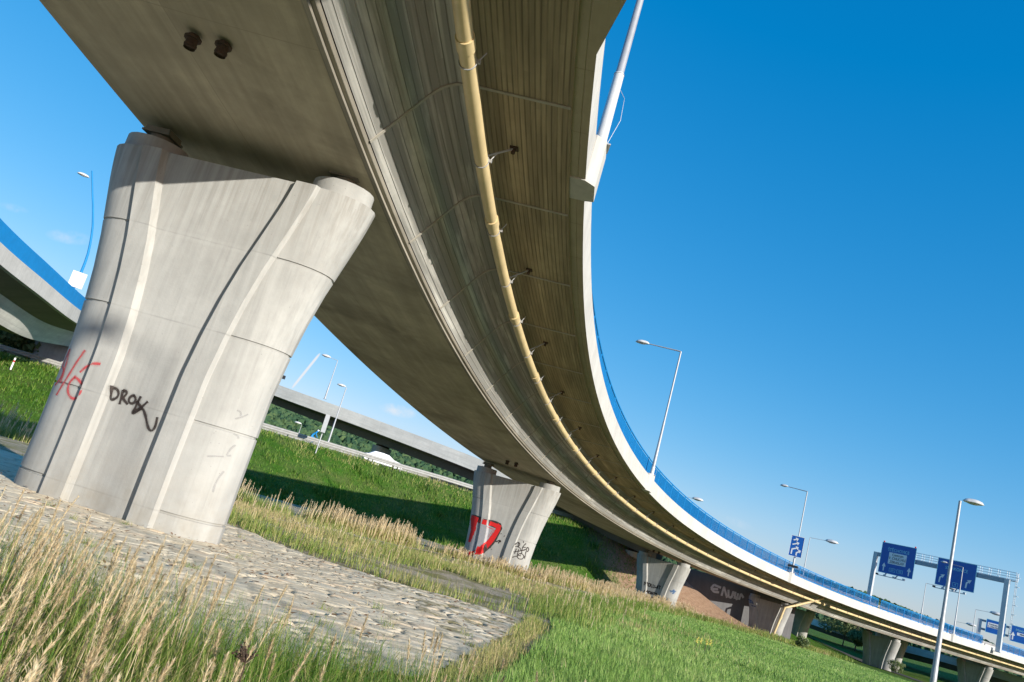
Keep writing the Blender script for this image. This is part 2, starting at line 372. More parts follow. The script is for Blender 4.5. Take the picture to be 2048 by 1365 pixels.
LX, LY, LZ, LTH = _line()
def sec(s):
    x = np.interp(s, SS, LX); y = np.interp(s, SS, LY); z = np.interp(s, SS, LZ); th = np.interp(s, SS, LTH)
    return np.array([x, y, z]), np.array([-math.cos(th), math.sin(th), 0.0]), np.array([math.sin(th), math.cos(th), 0.0])
def off(s, d, h):
    A, n, t = sec(s); P = A + n*d; P[2] += h + PX['cs']*d; return P
def sweep(name, prof, svals, mat, parent=None, closed=True, smooth=False, dfun=None):
    """profile (d,h) carried along the line; prof may be a function of s"""
    V = []; UV = []; n = None
    for s in svals:
        pr = prof(s) if callable(prof) else prof
        arc = 0; last = None
        for (d, h) in pr:
            if last is not None: arc += math.hypot(d-last[0], h-last[1])
            V.append(off(s, d, h)); UV.append((s, arc)); last = (d, h)
        n = len(pr)
    m = len(svals); Fc = []
    for i in range(m-1):
        for k in range(n if closed else n-1):
            Fc.append((i*n+k, i*n+(k+1) % n, (i+1)*n+(k+1) % n, (i+1)*n+k))
    if closed: Fc += [tuple(range(n))[::-1], tuple((m-1)*n+k for k in range(n))]
    o = np_mesh(name, V, Fc, mat, parent, uv=UV)
    if smooth:
        o.data.polygons.foreach_set('use_smooth', np.ones(len(o.data.polygons), dtype=bool)); o.data.set_sharp_from_angle(angle=R(30))
    return o
def find_s(u, v, d, h, lo=-24, hi=170):
    ss = np.arange(lo, hi, 0.25); best = None
    for s in ss:
        P = off(s, d, h); c = CAMROT.T @ P
        if c[2] > -0.3: continue
        q = (1024 + FPX*c[0]/-c[2] - u)**2 + (682.5 - FPX*c[1]/-c[2] - v)**2
        if best is None or q < best[0]: best = (q, s)
    return best[1]

# ------------------------------------------------------------------ ground
NV = np.array([-0.26, 0.966]); TV = np.array([0.966, 0.26])
def sstep(a, b, x):
    t = np.clip((x-a)/(b-a), 0, 1); return t*t*(3-2*t)
def zground(x, y):
    x = np.asarray(x, float); y = np.asarray(y, float)
    r = np.hypot(x, y); base = -1.3 - 0.031*r
    base = np.maximum(base, -5.6 - 0.004*np.clip(r-139, 0, 1e4))
    n = NV[0]*x + NV[1]*y; t = TV[0]*x + TV[1]*y
    toe = 69.3 - np.clip((-10 - x)*0.9, 0, 26)
    ramp = np.clip((n - toe)/(78.3 - toe), 0, 1); ramp = np.where(ramp < 0.12, ramp*ramp/0.24, ramp-0.06) ; ramp = np.minimum(ramp/0.94, 1)
    endf = 1 - sstep(37, 60, t)
    far = 1 - sstep(96, 112, n)*(0.62)
    emb = base + (1.6 - base)*ramp*endf*far
    # green bank beyond the second carriageway
    b2 = np.exp(-((t-66)/17.0)**2)*sstep(88, 104, n)*4.0
    z = emb + b2
    z += 0.05*np.sin(x*0.7+1.3)*np.sin(y*0.53) * sstep(4, 15, r)
    return z
def gz(x, y): return float(zground(x, y))
def axis_pts(a, b, fine_a, fine_b, fine, growth=1.09):
    c = list(np.arange(fine_a, fine_b+1e-6, fine)); st = fine
    v = fine_b
    while v < b: st *= growth; v += st; c.append(v)
    st = fine; v = fine_a; pre = []
    while v > a: st *= growth; v -= st; pre.append(v)
    return np.array(pre[::-1] + c)
def in_poly(px, py, poly):
    ins = np.zeros(len(px), bool); n = len(poly)
    for i in range(n):
        x1, y1 = poly[i]; x2, y2 = poly[(i+1) % n]
        c = ((y1 > py) != (y2 > py)) & (px < (x2-x1)*(py-y1)/((y2-y1) + 1e-12) + x1); ins ^= c
    return ins
def dist_line(x, y, pts):
    best = np.full(len(x), 1e9)
    for (a, b) in zip(pts[:-1], pts[1:]):
        a = np.array(a); b = np.array(b); ab = b-a; t = np.clip(((x-a[0])*ab[0] + (y-a[1])*ab[1])/(ab @ ab), 0, 1)
        best = np.minimum(best, np.hypot(x-a[0]-t*ab[0], y-a[1]-t*ab[1]))
    return best
PAVE = [(-24, 31), (-13.2, 23.6), (-8.5, 20.8), (-5.2, 18.9), (-2.9, 16.9), (-0.7, 15.6), (1.75, 15.6), (1.0, 11.6), (0.45, 8.9), (0.1, 7.2), (-1.0, 6.0), (-3.2, 5.6), (-6, 6.4), (-11, 9.5), (-24, 17)]
LAWN = [(0.9, 6.0), (0.55, 7.3), (0.95, 8.9), (1.5, 11.6), (2.35, 15.6), (2.5, 17.8), (4.2, 25), (8.3, 39.8), (15.6, 58), (24.8, 70.4), (34, 80), (50, 93), (75, 112), (140, 120), (140, -30), (0.8, -30)]
TRACK = [(-3.9, 31.4), (0.9, 44), (4.2, 43.5), (5.6, 41), (8.2, 38)]
def noise2(x, y, sc_, seed=0):
    r_ = np.random.default_rng(seed); v = 0
    for i in range(6):
        a = r_.uniform(0, 6.28); f = sc_*(0.6 + r_.uniform(0, 1.3)); ph = r_.uniform(0, 6.28)
        v = v + np.sin((x*math.cos(a)+y*math.sin(a))*f + ph + 1.3*np.sin((x*math.sin(a)-y*math.cos(a))*f*0.7+ph*2))
    return v/6

def build_ground():
    xs = axis_pts(-2600, 2600, -40, 60, 0.5); ys = axis_pts(-900, 3000, -6, 120, 0.5)
    X, Y = np.meshgrid(xs, ys); x = X.ravel(); y = Y.ravel(); z = zground(x, y)
    lawn = in_poly(x, y, LAWN).astype(float)
    n = NV[0]*x+NV[1]*y; t = TV[0]*x+TV[1]*y; toe = 69.3 - np.clip((-10-x)*0.9, 0, 24)
    bank = ((n > toe-4)).astype(float)
    dirt = sstep(33, 38, t)*(1-sstep(60, 66, t))*sstep(62, 68, n)*(1-sstep(94, 98, n))
    under = np.zeros_like(x)
    gravel = ((lawn < 0.5) & (bank < 0.5) & (np.hypot(x, y) > 12)).astype(float)
    nx_, ny_ = len(xs), len(ys)
    i, j = np.meshgrid(np.arange(nx_-1), np.arange(ny_-1)); a = (j*nx_+i).ravel()
    Fq = np.stack([a, a+1, a+nx_+1, a+nx_], 1)
    m, nt, b = newmat('ground_cover'); k = NB(nt); v = k.coord('Object')
    f1 = k.noise(v, 0.35, 6, 0.65); f2 = k.noise(v, 3.0, 5, 0.7); f3 = k.noise(v, 14.0, 4, 0.7)
    green = k.mix(k.ramp(f1, [(0.35, 0.0), (0.65, 1.0)]), (0.11, 0.19, 0.03), (0.17, 0.26, 0.045))
    green = k.mix(k.math('MULTIPLY', k.ramp(f2, [(0.4, 1.0), (0.6, 0.0)]), 0.6), green, (0.028, 0.065, 0.014))
    bk = k.mix(k.ramp(f1, [(0.42, 0.0), (0.6, 1.0)]), (0.060, 0.160, 0.014), (0.13, 0.17, 0.045))
    bk = k.mix(k.math('MULTIPLY', k.ramp(f2, [(0.38, 1.0), (0.62, 0.0)]), 0.55), bk, (0.035, 0.095, 0.010))
    bk = k.mix(k.math('MULTIPLY', k.ramp(f3, [(0.55, 0.0), (0.7, 1.0)]), 0.35), bk, (0.20, 0.24, 0.07))
    col = k.mix(k.attr('bank'), green, bk)
    gr = k.mix(k.ramp(f3, [(0.4, 0.0), (0.62, 1.0)]), (0.38, 0.31, 0.22), (0.62, 0.54, 0.43))
    gr = k.mix(k.ramp(k.noise(v, 0.8, 4, 0.6), [(0.42, 0.0), (0.6, 1.0)]), gr, (0.27, 0.25, 0.11))
    col = k.mix(k.attr('gravel'), col, gr)
    dc = k.mix(k.ramp(f2, [(0.35, 0.0), (0.65, 1.0)]), (0.30, 0.19, 0.12), (0.48, 0.325, 0.22))
    col = k.mix(k.math('MULTIPLY', k.attr('dirt'), 1.0), col, dc)
    k.L(col, b.inputs['Base Color']); b.inputs['Roughness'].default_value = 0.95; b.inputs['Specular IOR Level'].default_value = 0.1
    k.L(k.bump(k.math('ADD', f3, f2), 0.9, 0.12), b.inputs['Normal'])
    o = np_mesh('ground', np.stack([x, y, z], 1), Fq, m, attrs=dict(bank=bank, gravel=gravel, dirt=dirt), smooth=True)
    tag(o, kind='structure')
build_ground()

def build_paving():
    P = np.array(PAVE); xs = np.arange(-15, 2.0, 0.036); ys = np.arange(5.4, 25.0, 0.036)
    X, Y = np.meshgrid(xs, ys); x = X.ravel(); y = Y.ravel()
    # irregular slabs: warped jittered cells, long axis across the slope
    u = (x*0.93 + y*0.36); w = (-x*0.36 + y*0.93)
    u = u + 0.03*noise2(x, y, 6.0, 3); w = w + 0.03*noise2(x, y, 6.3, 4)
    su, sw = 0.30, 0.22
    gi = np.floor(u/su).astype(int); gj = np.floor(w/sw).astype(int)
    def hsh(a, b, c): 
        v = np.sin(a*127.1 + b*311.7 + c*74.7)*43758.5453; return v - np.floor(v)
    d1 = np.full(len(x), 9.0); d2 = np.full(len(x), 9.0); hid = np.zeros(len(x))
    for a in (-1, 0, 1):
        for b in (-1, 0, 1):
            ca = gi+a; cb = gj+b; cx = (ca + 0.15 + 0.7*hsh(ca, cb, 1))*su; cy = (cb + 0.15 + 0.7*hsh(ca, cb, 2))*sw
            d = np.hypot((u-cx)*0.72, w-cy); new = d < d1
            d2 = np.where(new, d1, np.minimum(d2, d)); hid = np.where(new, hsh(ca, cb, 3), hid); d1 = np.where(new, d, d1)
    e = d2 - d1; pk = np.clip(0.5+1.6*noise2(x, y, 5.0, 61), 0, 1); edge = np.clip(1 - e/(0.012+0.045*pk), 0, 1)*(0.25+0.75*pk)
    tilt = (hid-0.5)*0.012 + 0.003*noise2(x, y, 14, 9)
    moss = np.clip(sstep(-1.2, 1.2, x + 0.25*(y-9) + 0.9*noise2(x, y, 1.5, 8)) , 0, 1)
    depthv = 0.05 * np.clip(0.35 + hsh(gi, gj, 7), 0, 1)
    z = zground(x, y) + 0.06 + tilt - edge*depthv
    ins = in_poly(x + 0.22*noise2(x, y, 2.6, 91) + 0.10*noise2(x, y, 9, 92), y + 0.22*noise2(x, y, 2.9, 93) + 0.10*noise2(x, y, 8, 94), PAVE)
    nx_, ny_ = len(xs), len(ys); i, j = np.meshgrid(np.arange(nx_-1), np.arange(ny_-1)); a = (j*nx_+i).ravel()
    keep = ins[a] & ins[a+1] & ins[a+nx_] & ins[a+nx_+1]; a = a[keep]
    Fq = np.stack([a, a+1, a+nx_+1, a+nx_], 1)
    used = np.unique(Fq); mp = -np.ones(len(x), int); mp[used] = np.arange(len(used)); Fq = mp[Fq]
    m, nt, b = newmat('stone_paving'); k = NB(nt); v = k.coord('Object')
    c = k.ramp(k.attr('slab'), [(0.0, (0.70, 0.58, 0.41)), (0.45, (0.78, 0.665, 0.485)), (0.8, (0.81, 0.715, 0.55)), (1.0, (0.78, 0.60, 0.41))])
    c = k.mix(k.math('MULTIPLY', k.ramp(k.noise(v, 26, 6, 0.75), [(0.35, 1.0), (0.6, 0.0)]), 0.4), c, (0.42, 0.36, 0.27))
    dk = k.ramp(k.noise(v, 1.8, 4, 0.6), [(0.42, 0.2), (0.6, 1.0)])
    c = k.mix(k.math('MULTIPLY', k.math('MULTIPLY', k.attr('edge'), dk), 0.9), c, (0.15, 0.12, 0.08))
    c = k.mix(k.math('MULTIPLY', k.attr('moss'), k.ramp(k.noise(v, 2.4, 5, 0.65), [(0.5, 0.0), (0.62, 0.85)])), c, (0.13, 0.115, 0.035))
    k.L(c, b.inputs['Base Color']); b.inputs['Roughness'].default_value = 0.92; b.inputs['Specular IOR Level'].default_value = 0.2
    k.L(k.bump(k.noise(v, 30, 5, 0.7), 0.22, 0.015), b.inputs['Normal'])
    o = np_mesh('stone_paving', np.stack([x, y, z], 1)[used], Fq, m, attrs=dict(slab=hid[used], edge=edge[used], moss=moss[used]), smooth=True)
    tag(o, kind='structure')
build_paving()
def strip_sheet(name, pts, w, dz, mat, kind='structure'):
    V = []; Fc = []; P = []
    for (a, b) in zip(pts[:-1], pts[1:]):
        a = np.array(a, float); b = np.array(b, float); m = max(1, int(np.linalg.norm(b-a)/1.0))
        for q in range(m): P.append(a+(b-a)*q/m)
    P.append(np.array(pts[-1], float))
    for i, p in enumerate(P):
        t = P[min(i+1, len(P)-1)] - P[max(i-1, 0)]; t /= np.linalg.norm(t); n = np.array([-t[1], t[0]])
        for k in (-1, -0.33, 0.33, 1):
            q = p + n*w/2*k; V.append((q[0], q[1], gz(q[0], q[1]) + dz))
    for i in range(len(P)-1):
        for k in range(3): Fc.append((i*4+k, i*4+k+1, (i+1)*4+k+1, (i+1)*4+k))
    return tag(np_mesh(name, V, Fc, mat), kind=kind)
strip_sheet('footpath', TRACK, 0.6, 0.05, plain('path_gravel', (0.36, 0.30, 0.22), 0.95, 0, 0.2, 8, 0.4))
def nt2xy(n, t): return (NV[0]*n + TV[0]*t, NV[1]*n + TV[1]*t)
strip_sheet('road', [nt2xy(85.5, t) for t in range(-120, 36, 6)], 8.5, 0.05, MAT['asphalt'])
strip_sheet('underpass_road', [(60, 60), (66, 90), (62, 112), (52, 140), (40, 200)], 9, 0.06, MAT['asphalt'])

# ------------------------------------------------------------------ the viaduct deck
S0, S1 = -66.0, 235.0
def svals(a, b, st=1.0): 
    n = max(2, int(round((b-a)/st))+1); return list(np.linspace(a, b, n))
KINK = -14.0
def flare(s):
    if s >= KINK: return 0.0
    return -float(np.interp(s, [-56, -50, -25.0, -19.5, -15.3, -14.0], [0.0, 4.6, 4.6, 0.75, 0.35, 0.0]))  # kink is real; the unseen width beyond it is added to shade the pier
CD, CH, DD, DH = 3.70, -1.70, 8.80, -1.47
def deck():
    t = empty('viaduct_deck', off(0, 4, 0), 'tall curved concrete viaduct deck with box girder underside sweeping overhead into the distance', 'viaduct')
    org = np.array(t.location)
    sv = svals(S0, S1, 1.0)
    def part(name, prof, mat, closed=False, s=sv, **kw):
        o = sweep(name, prof, s, mat, None, closed, **kw); o.parent = t; o.location = tuple(-org); return o
    # box girder: underside from near corner to far corner, then the steep far side
    part('box_soffit', [(CD, CH), (5.4, CH+0.06), (7.0, DH-0.08), (DD, DH)], MAT['soffit'])
    part('far_side', [(DD, DH), (DD+0.35, -0.45), (DD+0.55, 0.1), (DD+0.55, 0.9), (DD+0.3, 0.9), (DD+0.3, 0.55)], MAT['fascia'])
    part('corner_ledge', [(3.535, -1.53), (3.56, -1.60), (3.63, -1.615), (3.625, -1.68), (CD, CH)], MAT['ledge'])
    part('web', [(3.52, -1.52), (2.82, -0.47), (2.70, -0.31), (2.56, -0.18), (2.38, -0.09), (2.15, -0.05)], MAT['web'], smooth=True)
    part('cantilever_soffit', [(2.15, -0.05), (1.2, -0.055), (0.32, -0.06)], MAT['canti'])
    part('edge_beam', lambda s: [(0.32, -0.055), (0.32, 0.0), (0.165, 0.0), (0.15, 0.012), (0.135, 0.0), (0.0+flare(s), 0.0)], MAT['edge'], s=svals(S0, -26, 1)+svals(-25.5, -14, 0.25)+svals(-13.5, 130, 1)+svals(132, S1, 3))
    part('fascia', lambda s: [(0.0+flare(s), 0.0), (0.02+flare(s), 0.87), (0.05+flare(s), 0.90), (0.60, 0.90), (0.61, 0.80), (1.6, 0.78)], MAT['fascia'], s=svals(S0, -26, 1)+svals(-25.5, -14, 0.25)+svals(-13.5, 130, 1)+svals(132, S1, 3))
    part('road_surface', [(1.6, 0.80), (1.6, 0.66), (DD+0.3, 0.66)], MAT['asphalt'])
    # raised mortar lines at the construction joints, every 3.7 m
    path = [(3.52, -1.53), (2.82, -0.475), (2.70, -0.315), (2.56, -0.185), (2.38, -0.095), (2.15, -0.055), (1.2, -0.06), (0.34, -0.065)]
    for s in np.arange(-61.0, 150, 3.72):
        w = 0.03; jn = MB()
        for (a, b) in zip(path[:-1], path[1:]):
            A0 = off(s-w, *a); A1 = off(s+w, *a); B0 = off(s-w, *b); B1 = off(s+w, *b); nn = np.cross(A1-A0, B0-A0); nn /= np.linalg.norm(nn)
            if nn[2] > 0: nn = -nn
            q = nn*0.022; jn.add([A0, A1, B1, B0, A0+q, A1+q, B1+q, B0+q], [(4,5,6,7), (0,1,5,4), (1,2,6,5), (2,3,7,6), (3,0,4,7)])
        o = jn.build('joint_line', MAT['joint'], t); o.location = tuple(-org)
    # lamp plinths on the edge
    for sp in LAMPS:
        m = MB(); k = 0.40
        pr = [(-k, 0), (-k+0.15, -0.20), (k-0.04, -0.20), (k, 0)]
        V = []
        for (ds, dd) in pr:
            for h in (-0.03, 0.99): V.append(off(sp+ds, dd*1.0 + (0.003 if dd == 0 else 0), h))
        for (ds, dd) in ((k, 0.34), (-k, 0.34)):
            for h in (-0.03, 0.99): V.append(off(sp+ds, dd, h))
        n = 6; F_ = [(2*i, 2*((i+1) % n), 2*((i+1) % n)+1, 2*i+1) for i in range(n)] + [tuple(2*i for i in range(n))[::-1], tuple(2*i+1 for i in range(n))]
        m.add(V, F_); o = m.build('lamp_plinth', MAT['fascia'], t); o.location = tuple(-org)
    # drainage stubs in the soffit near each pier
    for ps in PIERS:
        for dd in (5.35, 5.85):
            if ps > 60: continue
            P = off(ps-3.3, dd, CH-0.02); m = MB()
            m.tube([P+[0, 0, 0.06], P-[0, 0, 0.16]], 0.088, 14, False); m.tube([P-[0, 0, 0.16], P-[0, 0, -0.02]], [0.088, 0.07], 14, False)
            m.tube([P+[0, 0, 0.02], P-[0, 0, 0.012]], 0.13, 14)
            m.tube([P-[0, 0, 0.10], P-[0, 0, 0.12]], 0.098, 14); o = m.build('drain_stub', MAT['rust'], t, True); o.location = tuple(-org)
LAMPS = [-10.0, 24.0, 65.0, 107.5]
PIERS = [-42.0, -11.3, 18.8, 50.0, 74.5, 101.5, 130.0, 160.0, 190.0]
deck()

# ------------------------------------------------------------------ piers
def interp_w(dz):                                # half width by distance below the top
    return float(np.interp(dz, [0, 0.25, 0.6, 1.05, 1.75, 2.4, 3.1, 3.85, 5.5, 12], [2.66, 2.62, 2.545, 2.43, 2.25, 2.12, 2.02, 1.95, 1.93, 1.93]))
EXT = 0.87
PDEP = 0.72
def front(a, dz):
    """how far the pier face stands out at lateral position a, distance dz under its top"""
    W = interp_w(dz); x0 = W - EXT; a_ = abs(a)
    if a_ <= x0-0.52: return 0.60
    if a_ <= x0-0.44: return 0.60 + (a_-(x0-0.52))/0.08*0.12
    if a_ <= x0-0.05: return PDEP
    if a_ <= x0: return PDEP - (a_-(x0-0.05))/0.05*0.09
    return 0.63*math.sqrt(max(0, 1-((a_-x0)/EXT)**2))
def build_pier(s, ztop, zbot, label, group, idx, mat=None):
    A, n, tdir = sec(s); C0 = A[:2] + n[:2]*6.2
    t = empty('bridge_pier', (C0[0], C0[1], zbot), label, 'bridge pier', group, rz=-math.atan2(tdir[0], tdir[1]))
    # local frame: x = -lateral(d) direction ... we use local x = right of travel, y = along travel
    H = ztop - zbot; joints = [ztop-1.47-1.55*k for k in range(6)]
    zs = list(np.linspace(zbot, ztop-0.02, 46))
    for j in joints:
        if zbot+0.1 < j < ztop: zs += [j-0.022, j-0.016, j+0.016, j+0.022]
    zs = sorted(zs) + [ztop]
    V = []; rows = []
    for z in zs:
        dz = ztop-z; W = interp_w(dz); x0 = W-EXT
        groove = any(abs(z-j) < 0.018 for j in joints)
        ex = EXT - (0.028 if groove else 0); ey = 0.63 - (0.028 if groove else 0)
        ring = []
        xs_ = [-(x0), -(x0-0.05), -(x0-0.44), -(x0-0.52), 0, x0-0.52, x0-0.44, x0-0.05, x0]
        ys_ = [0.63, PDEP, PDEP, 0.60, 0.60, 0.60, PDEP, PDEP, 0.63]
        for x, y in zip(xs_, ys_): ring.append((x, -y))
        K = 12
        for q in range(0, K+1):
            a = -math.pi/2 + math.pi*q/K; ring.append((x0 + ex*math.cos(a), ey*math.sin(a)))
        for x, y in zip(xs_[::-1], ys_[::-1]): ring.append((x, y))
        for q in range(0, K+1):
            a = math.pi/2 + math.pi*q/K; ring.append((-x0 + ex*math.cos(a), ey*math.sin(a)))
        rows.append(len(ring))
        for (x, y) in ring: V.append((x, y, z-zbot))
    n_ = rows[0]; Fc = [(i*n_+k, i*n_+(k+1) % n_, (i+1)*n_+(k+1) % n_, (i+1)*n_+k) for i in range(len(zs)-1) for k in range(n_)]
    Fc += [tuple(range(n_))[::-1], tuple((len(zs)-1)*n_+k for k in range(n_))]
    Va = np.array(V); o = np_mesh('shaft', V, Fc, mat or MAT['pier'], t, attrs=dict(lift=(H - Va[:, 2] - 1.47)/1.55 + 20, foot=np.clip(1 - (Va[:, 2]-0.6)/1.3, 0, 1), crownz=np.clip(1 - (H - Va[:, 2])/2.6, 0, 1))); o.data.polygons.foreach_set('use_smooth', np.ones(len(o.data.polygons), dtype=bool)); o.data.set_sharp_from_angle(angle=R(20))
    # bearing seats and bearings at both ends
    for sx in (-1, 1):
        m = MB(); pts = []
        cx = sx*1.95
        for h, r in ((H-0.01, 0.60), (H+0.30, 0.60)):
            for q in range(20):
                a = 2*math.pi*q/20; pts.append((cx + r*0.98*math.cos(a), r*0.86*math.sin(a), h))
        m.add(pts, [(q, (q+1) % 20, 20+(q+1) % 20, 20+q) for q in range(20)] + [tuple(range(20, 40))])
        m.build('bearing_seat', mat or MAT['pier'], t, True)
        m = MB(); zt = ztop + 0.68
        m.box((cx, 0, H+0.315), (0.56, 0.52, 0.03)); m.tube([(cx, 0, H+0.325), (cx, 0, H+0.47)], 0.22, 16); m.box((cx, 0, H+0.49), (0.58, 0.54, 0.04)); m.box((cx, 0, H+0.55), (0.50, 0.46, 0.10))
        m.build('bearing', MAT['oconcd'], t, False)
    return t, C0, n, tdir, ztop, zbot
PLAB = ['', 'giant near concrete pier with black scrawl and thin red scribble on its face',
        'concrete pier with red outlined spray painted shape, second nearest to the camera',
        'concrete pier with two rows of black capital letters, third along the viaduct',
        'pier beside the bare earth mound with a cream downpipe at its right end',
        'slim flared pier directly left of the tall free standing lamp post',
        'flared pier at the bottom right corner, farthest one with a sunlit round end', '', '']
GPIER = 'flared piers carrying the curved viaduct'
PIERREC = {}
for i, s in enumerate(PIERS):
    if not PLAB[i]: continue
    A, n, tdir = sec(s); C0 = A + n*6.2; zs_ = off(s, 6.2, -1.6)[2]; ztop = zs_ - 0.58; zb = gz(C0[0], C0[1]) - 0.6
    PIERREC[i] = build_pier(s, ztop, zb, PLAB[i], GPIER, i)
    print('pier', i, 'ztop', round(ztop, 2), 'ground', round(zb+0.6, 2))

# graffiti strokes: measured on the pier face, laid on it as thin coats of paint
def stroke_on_pier(i, strokes, mat, name='graffiti', w=0.035, lift=0.004, wmap=None, label=None, halo=None):
    t, C0, n, tdir, ztop, zbot = PIERREC[i]; n2 = n[:2]; td = tdir[:2]
    A = C0 - td*0.66; B = A + n2
    V = []; Fc = []
    def local(u, v):
        P = None; dep = 0.66
        for _ in range(4):
            A_ = C0 - td*dep; P = on_plane(u, v, A_, A_+n2); a = (P[:2]-C0) @ n2; dz = ztop - P[2]; dep = front(a, dz)
        return -a, P[2]
    if name in ('faint_scribble', 'black_dots') and len(strokes) > 1:
        for st in strokes: stroke_on_pier(i, [st], mat, name, w, lift)
        return
    for st in strokes:
        pts = [np.array(local(*p)) for p in st]
        Q = []
        for a, b in zip(pts[:-1], pts[1:]):
            m = max(1, int(np.linalg.norm(b-a)/0.03))
            for q in range(m): Q.append(a+(b-a)*q/m)
        Q.append(pts[-1])
        Q = np.array(Q)
        if len(Q) > 4:
            for _ in range(3 + int(30*w)): Q[1:-1] = (Q[:-2]+2*Q[1:-1]+Q[2:])/4
            step = max(1, int(w/0.06)); Q = np.concatenate([Q[:-1:step], Q[-1:]])
        base = len(V)
        for k, p in enumerate(Q):
            tt = Q[min(k+1, len(Q)-1)] - Q[max(k-1, 0)]; tt = tt/(np.linalg.norm(tt)+1e-9); nn = np.array([-tt[1], tt[0]])
            ww = w*(0.92+0.12*math.sin(k*0.9)) * 0.5
            for sgn in (-1, 1):
                q = p + nn*ww*sgn; y = -(front(q[0], ztop-q[1]) + lift); V.append((q[0], y, q[1]-zbot))
        for k in range(len(Q)-1): Fc.append((base+2*k, base+2*k+1, base+2*k+3, base+2*k+2))
    o = np_mesh(name, V, Fc, mat, t)
    if label: o['label'] = label
    if halo:
        for k_, (f_, m_) in enumerate(((1.7, 0.14), (2.7, 0.06))):
            key = 'halo%s%d' % (mat.name, k_)
            if key not in MAT:
                c_ = tuple(halo); MAT[key] = spray('overspray', c_, m_, 0.5)
            for st in strokes: stroke_on_pier(i, [st], MAT[key], 'overspray', w*f_, lift*0.5 - 0.0006*k_)
    return o
# nearest pier: black scrawl
Z2 = lambda pts: [(x/2.56, 700 + y/2.56) for x, y in pts]
stroke_on_pier(1, [Z2([(578, 185), (572, 215), (566, 248), (560, 262), (585, 256), (608, 240), (612, 215), (598, 198), (580, 190), (572, 200)]),
                   Z2([(630, 205), (624, 240), (612, 280)]), Z2([(630, 207), (655, 213), (650, 232), (622, 246), (640, 262), (655, 280)]),
                   Z2([(690, 232), (668, 235), (655, 255), (660, 275), (680, 282), (697, 265), (698, 245), (685, 232)]),
                   Z2([(722, 238), (705, 270), (690, 305), (672, 332), (700, 320), (735, 285), (758, 265)]), Z2([(700, 262), (715, 285), (735, 305), (745, 335), (752, 370), (760, 405), (772, 422), (790, 410), (800, 380), (806, 345)]),
                   Z2([(680, 320), (705, 305), (728, 300)]) ], MAT['sprayblack'], w=0.046, halo=(0.05, 0.04, 0.035), label='black scrawled tag reading like DROV with a long tail')
Zr = lambda pts: [(x/2.275, 300 + y/2.275) for x, y in pts]
stroke_on_pier(1, [Zr([(458, 975), (430, 972), (400, 982), (380, 995), (364, 1013)]), Zr([(342, 1035), (322, 1050), (308, 1080), (310, 1110), (325, 1133), (345, 1135), (365, 1115), (374, 1085), (366, 1055), (350, 1037), (338, 1030)]),
                   Zr([(388, 912), (350, 965), (310, 1030), (275, 1085), (256, 1117)]), Zr([(316, 905), (304, 960), (290, 1010), (275, 1060)]), Zr([(316, 905), (280, 980), (292, 1005), (268, 1050), (246, 1072)])],
               MAT['sprayredthin'], w=0.042, halo=(0.6, 0.1, 0.1), label='thin red scribble and open loop')
stroke_on_pier(1, [Z2([(1205, 355), (1250, 348), (1310, 345)]), Z2([(1215, 310), (1240, 318), (1250, 330), (1235, 340)]), Z2([(1232, 495), (1200, 505), (1170, 530), (1160, 550), (1228, 552)]),
                   Z2([(1060, 545), (1100, 545), (1150, 548)]), Z2([(1200, 430), (1240, 450), (1262, 468)]), Z2([(1165, 625), (1130, 650), (1105, 690), (1095, 730)])], MAT['sprayfaint'], name='faint_scribble', w=0.03)
# overspray round the big scrawl

Z4 = lambda pts: [(450 + x/2.923, 650 + y/2.923) for x, y in pts]
def fill_on_pier(i, poly, mat, name, lift, label=None):
    t, C0, n, tdir, ztop, zbot = PIERREC[i]; n2 = n[:2]; td = tdir[:2]; P2 = []
    for (u, v) in poly:
        dep = 0.66
        for _ in range(4):
            A_ = C0 - td*dep; P = on_plane(u, v, A_, A_+n2); a = (P[:2]-C0) @ n2; dep = front(a, ztop-P[2])
        P2.append((-a, P[2]))
    P2 = np.array(P2); x0, x1, z0, z1 = P2[:, 0].min(), P2[:, 0].max(), P2[:, 1].min(), P2[:, 1].max()
    st = 0.035; xs = np.arange(x0-st, x1+st, st); zs = np.arange(z0-st, z1+st, st); X, Z = np.meshgrid(xs, zs)
    ins = in_poly(X.ravel(), Z.ravel(), [tuple(p) for p in P2]); nx_ = len(xs); V = []; 
    for x, z in zip(X.ravel(), Z.ravel()): V.append((x, -(front(x, ztop-z)+lift), z-zbot))
    Fc = []
    for j in range(len(zs)-1):
        for i_ in range(nx_-1):
            a = j*nx_+i_
            if ins[a] and ins[a+1] and ins[a+nx_] and ins[a+nx_+1]: Fc.append((a, a+1, a+nx_+1, a+nx_))
    V = np.array(V); used = sorted(set(q for f in Fc for q in f)); mp = {u: k for k, u in enumerate(used)}
    o = np_mesh(name, V[used], [[mp[q] for q in f] for f in Fc], mat, t)
    if label: o['label'] = label
    return o
tri = Z4([(1500, 1150), (1608, 1183), (1560, 1260), (1500, 1322), (1455, 1340), (1480, 1290), (1470, 1200)])
fill_on_pier(2, Z4([(1440, 1120), (1608, 1170), (1610, 1190), (1570, 1262), (1497, 1335), (1425, 1340), (1432, 1240)]), MAT['spraygrey'], 'grey_paint_field', 0.004)
stroke_on_pier(2, [Z4([(1438, 1125), (1475, 1135), (1510, 1150), (1560, 1160), (1612, 1180), (1580, 1240), (1545, 1285), (1500, 1325)]), ], MAT['sprayblack'], name='black_outline', w=0.36, lift=0.008)
stroke_on_pier(2, [Z4([(1438, 1125), (1475, 1138), (1510, 1153), (1560, 1163), (1604, 1183), (1575, 1240), (1538, 1285), (1498, 1320), (1450, 1335), (1425, 1338)]),
                   Z4([(1475, 1330), (1490, 1300)])], MAT['sprayred'], name='red_outline', w=0.26, lift=0.013, label='thick red outlined triangular shape')
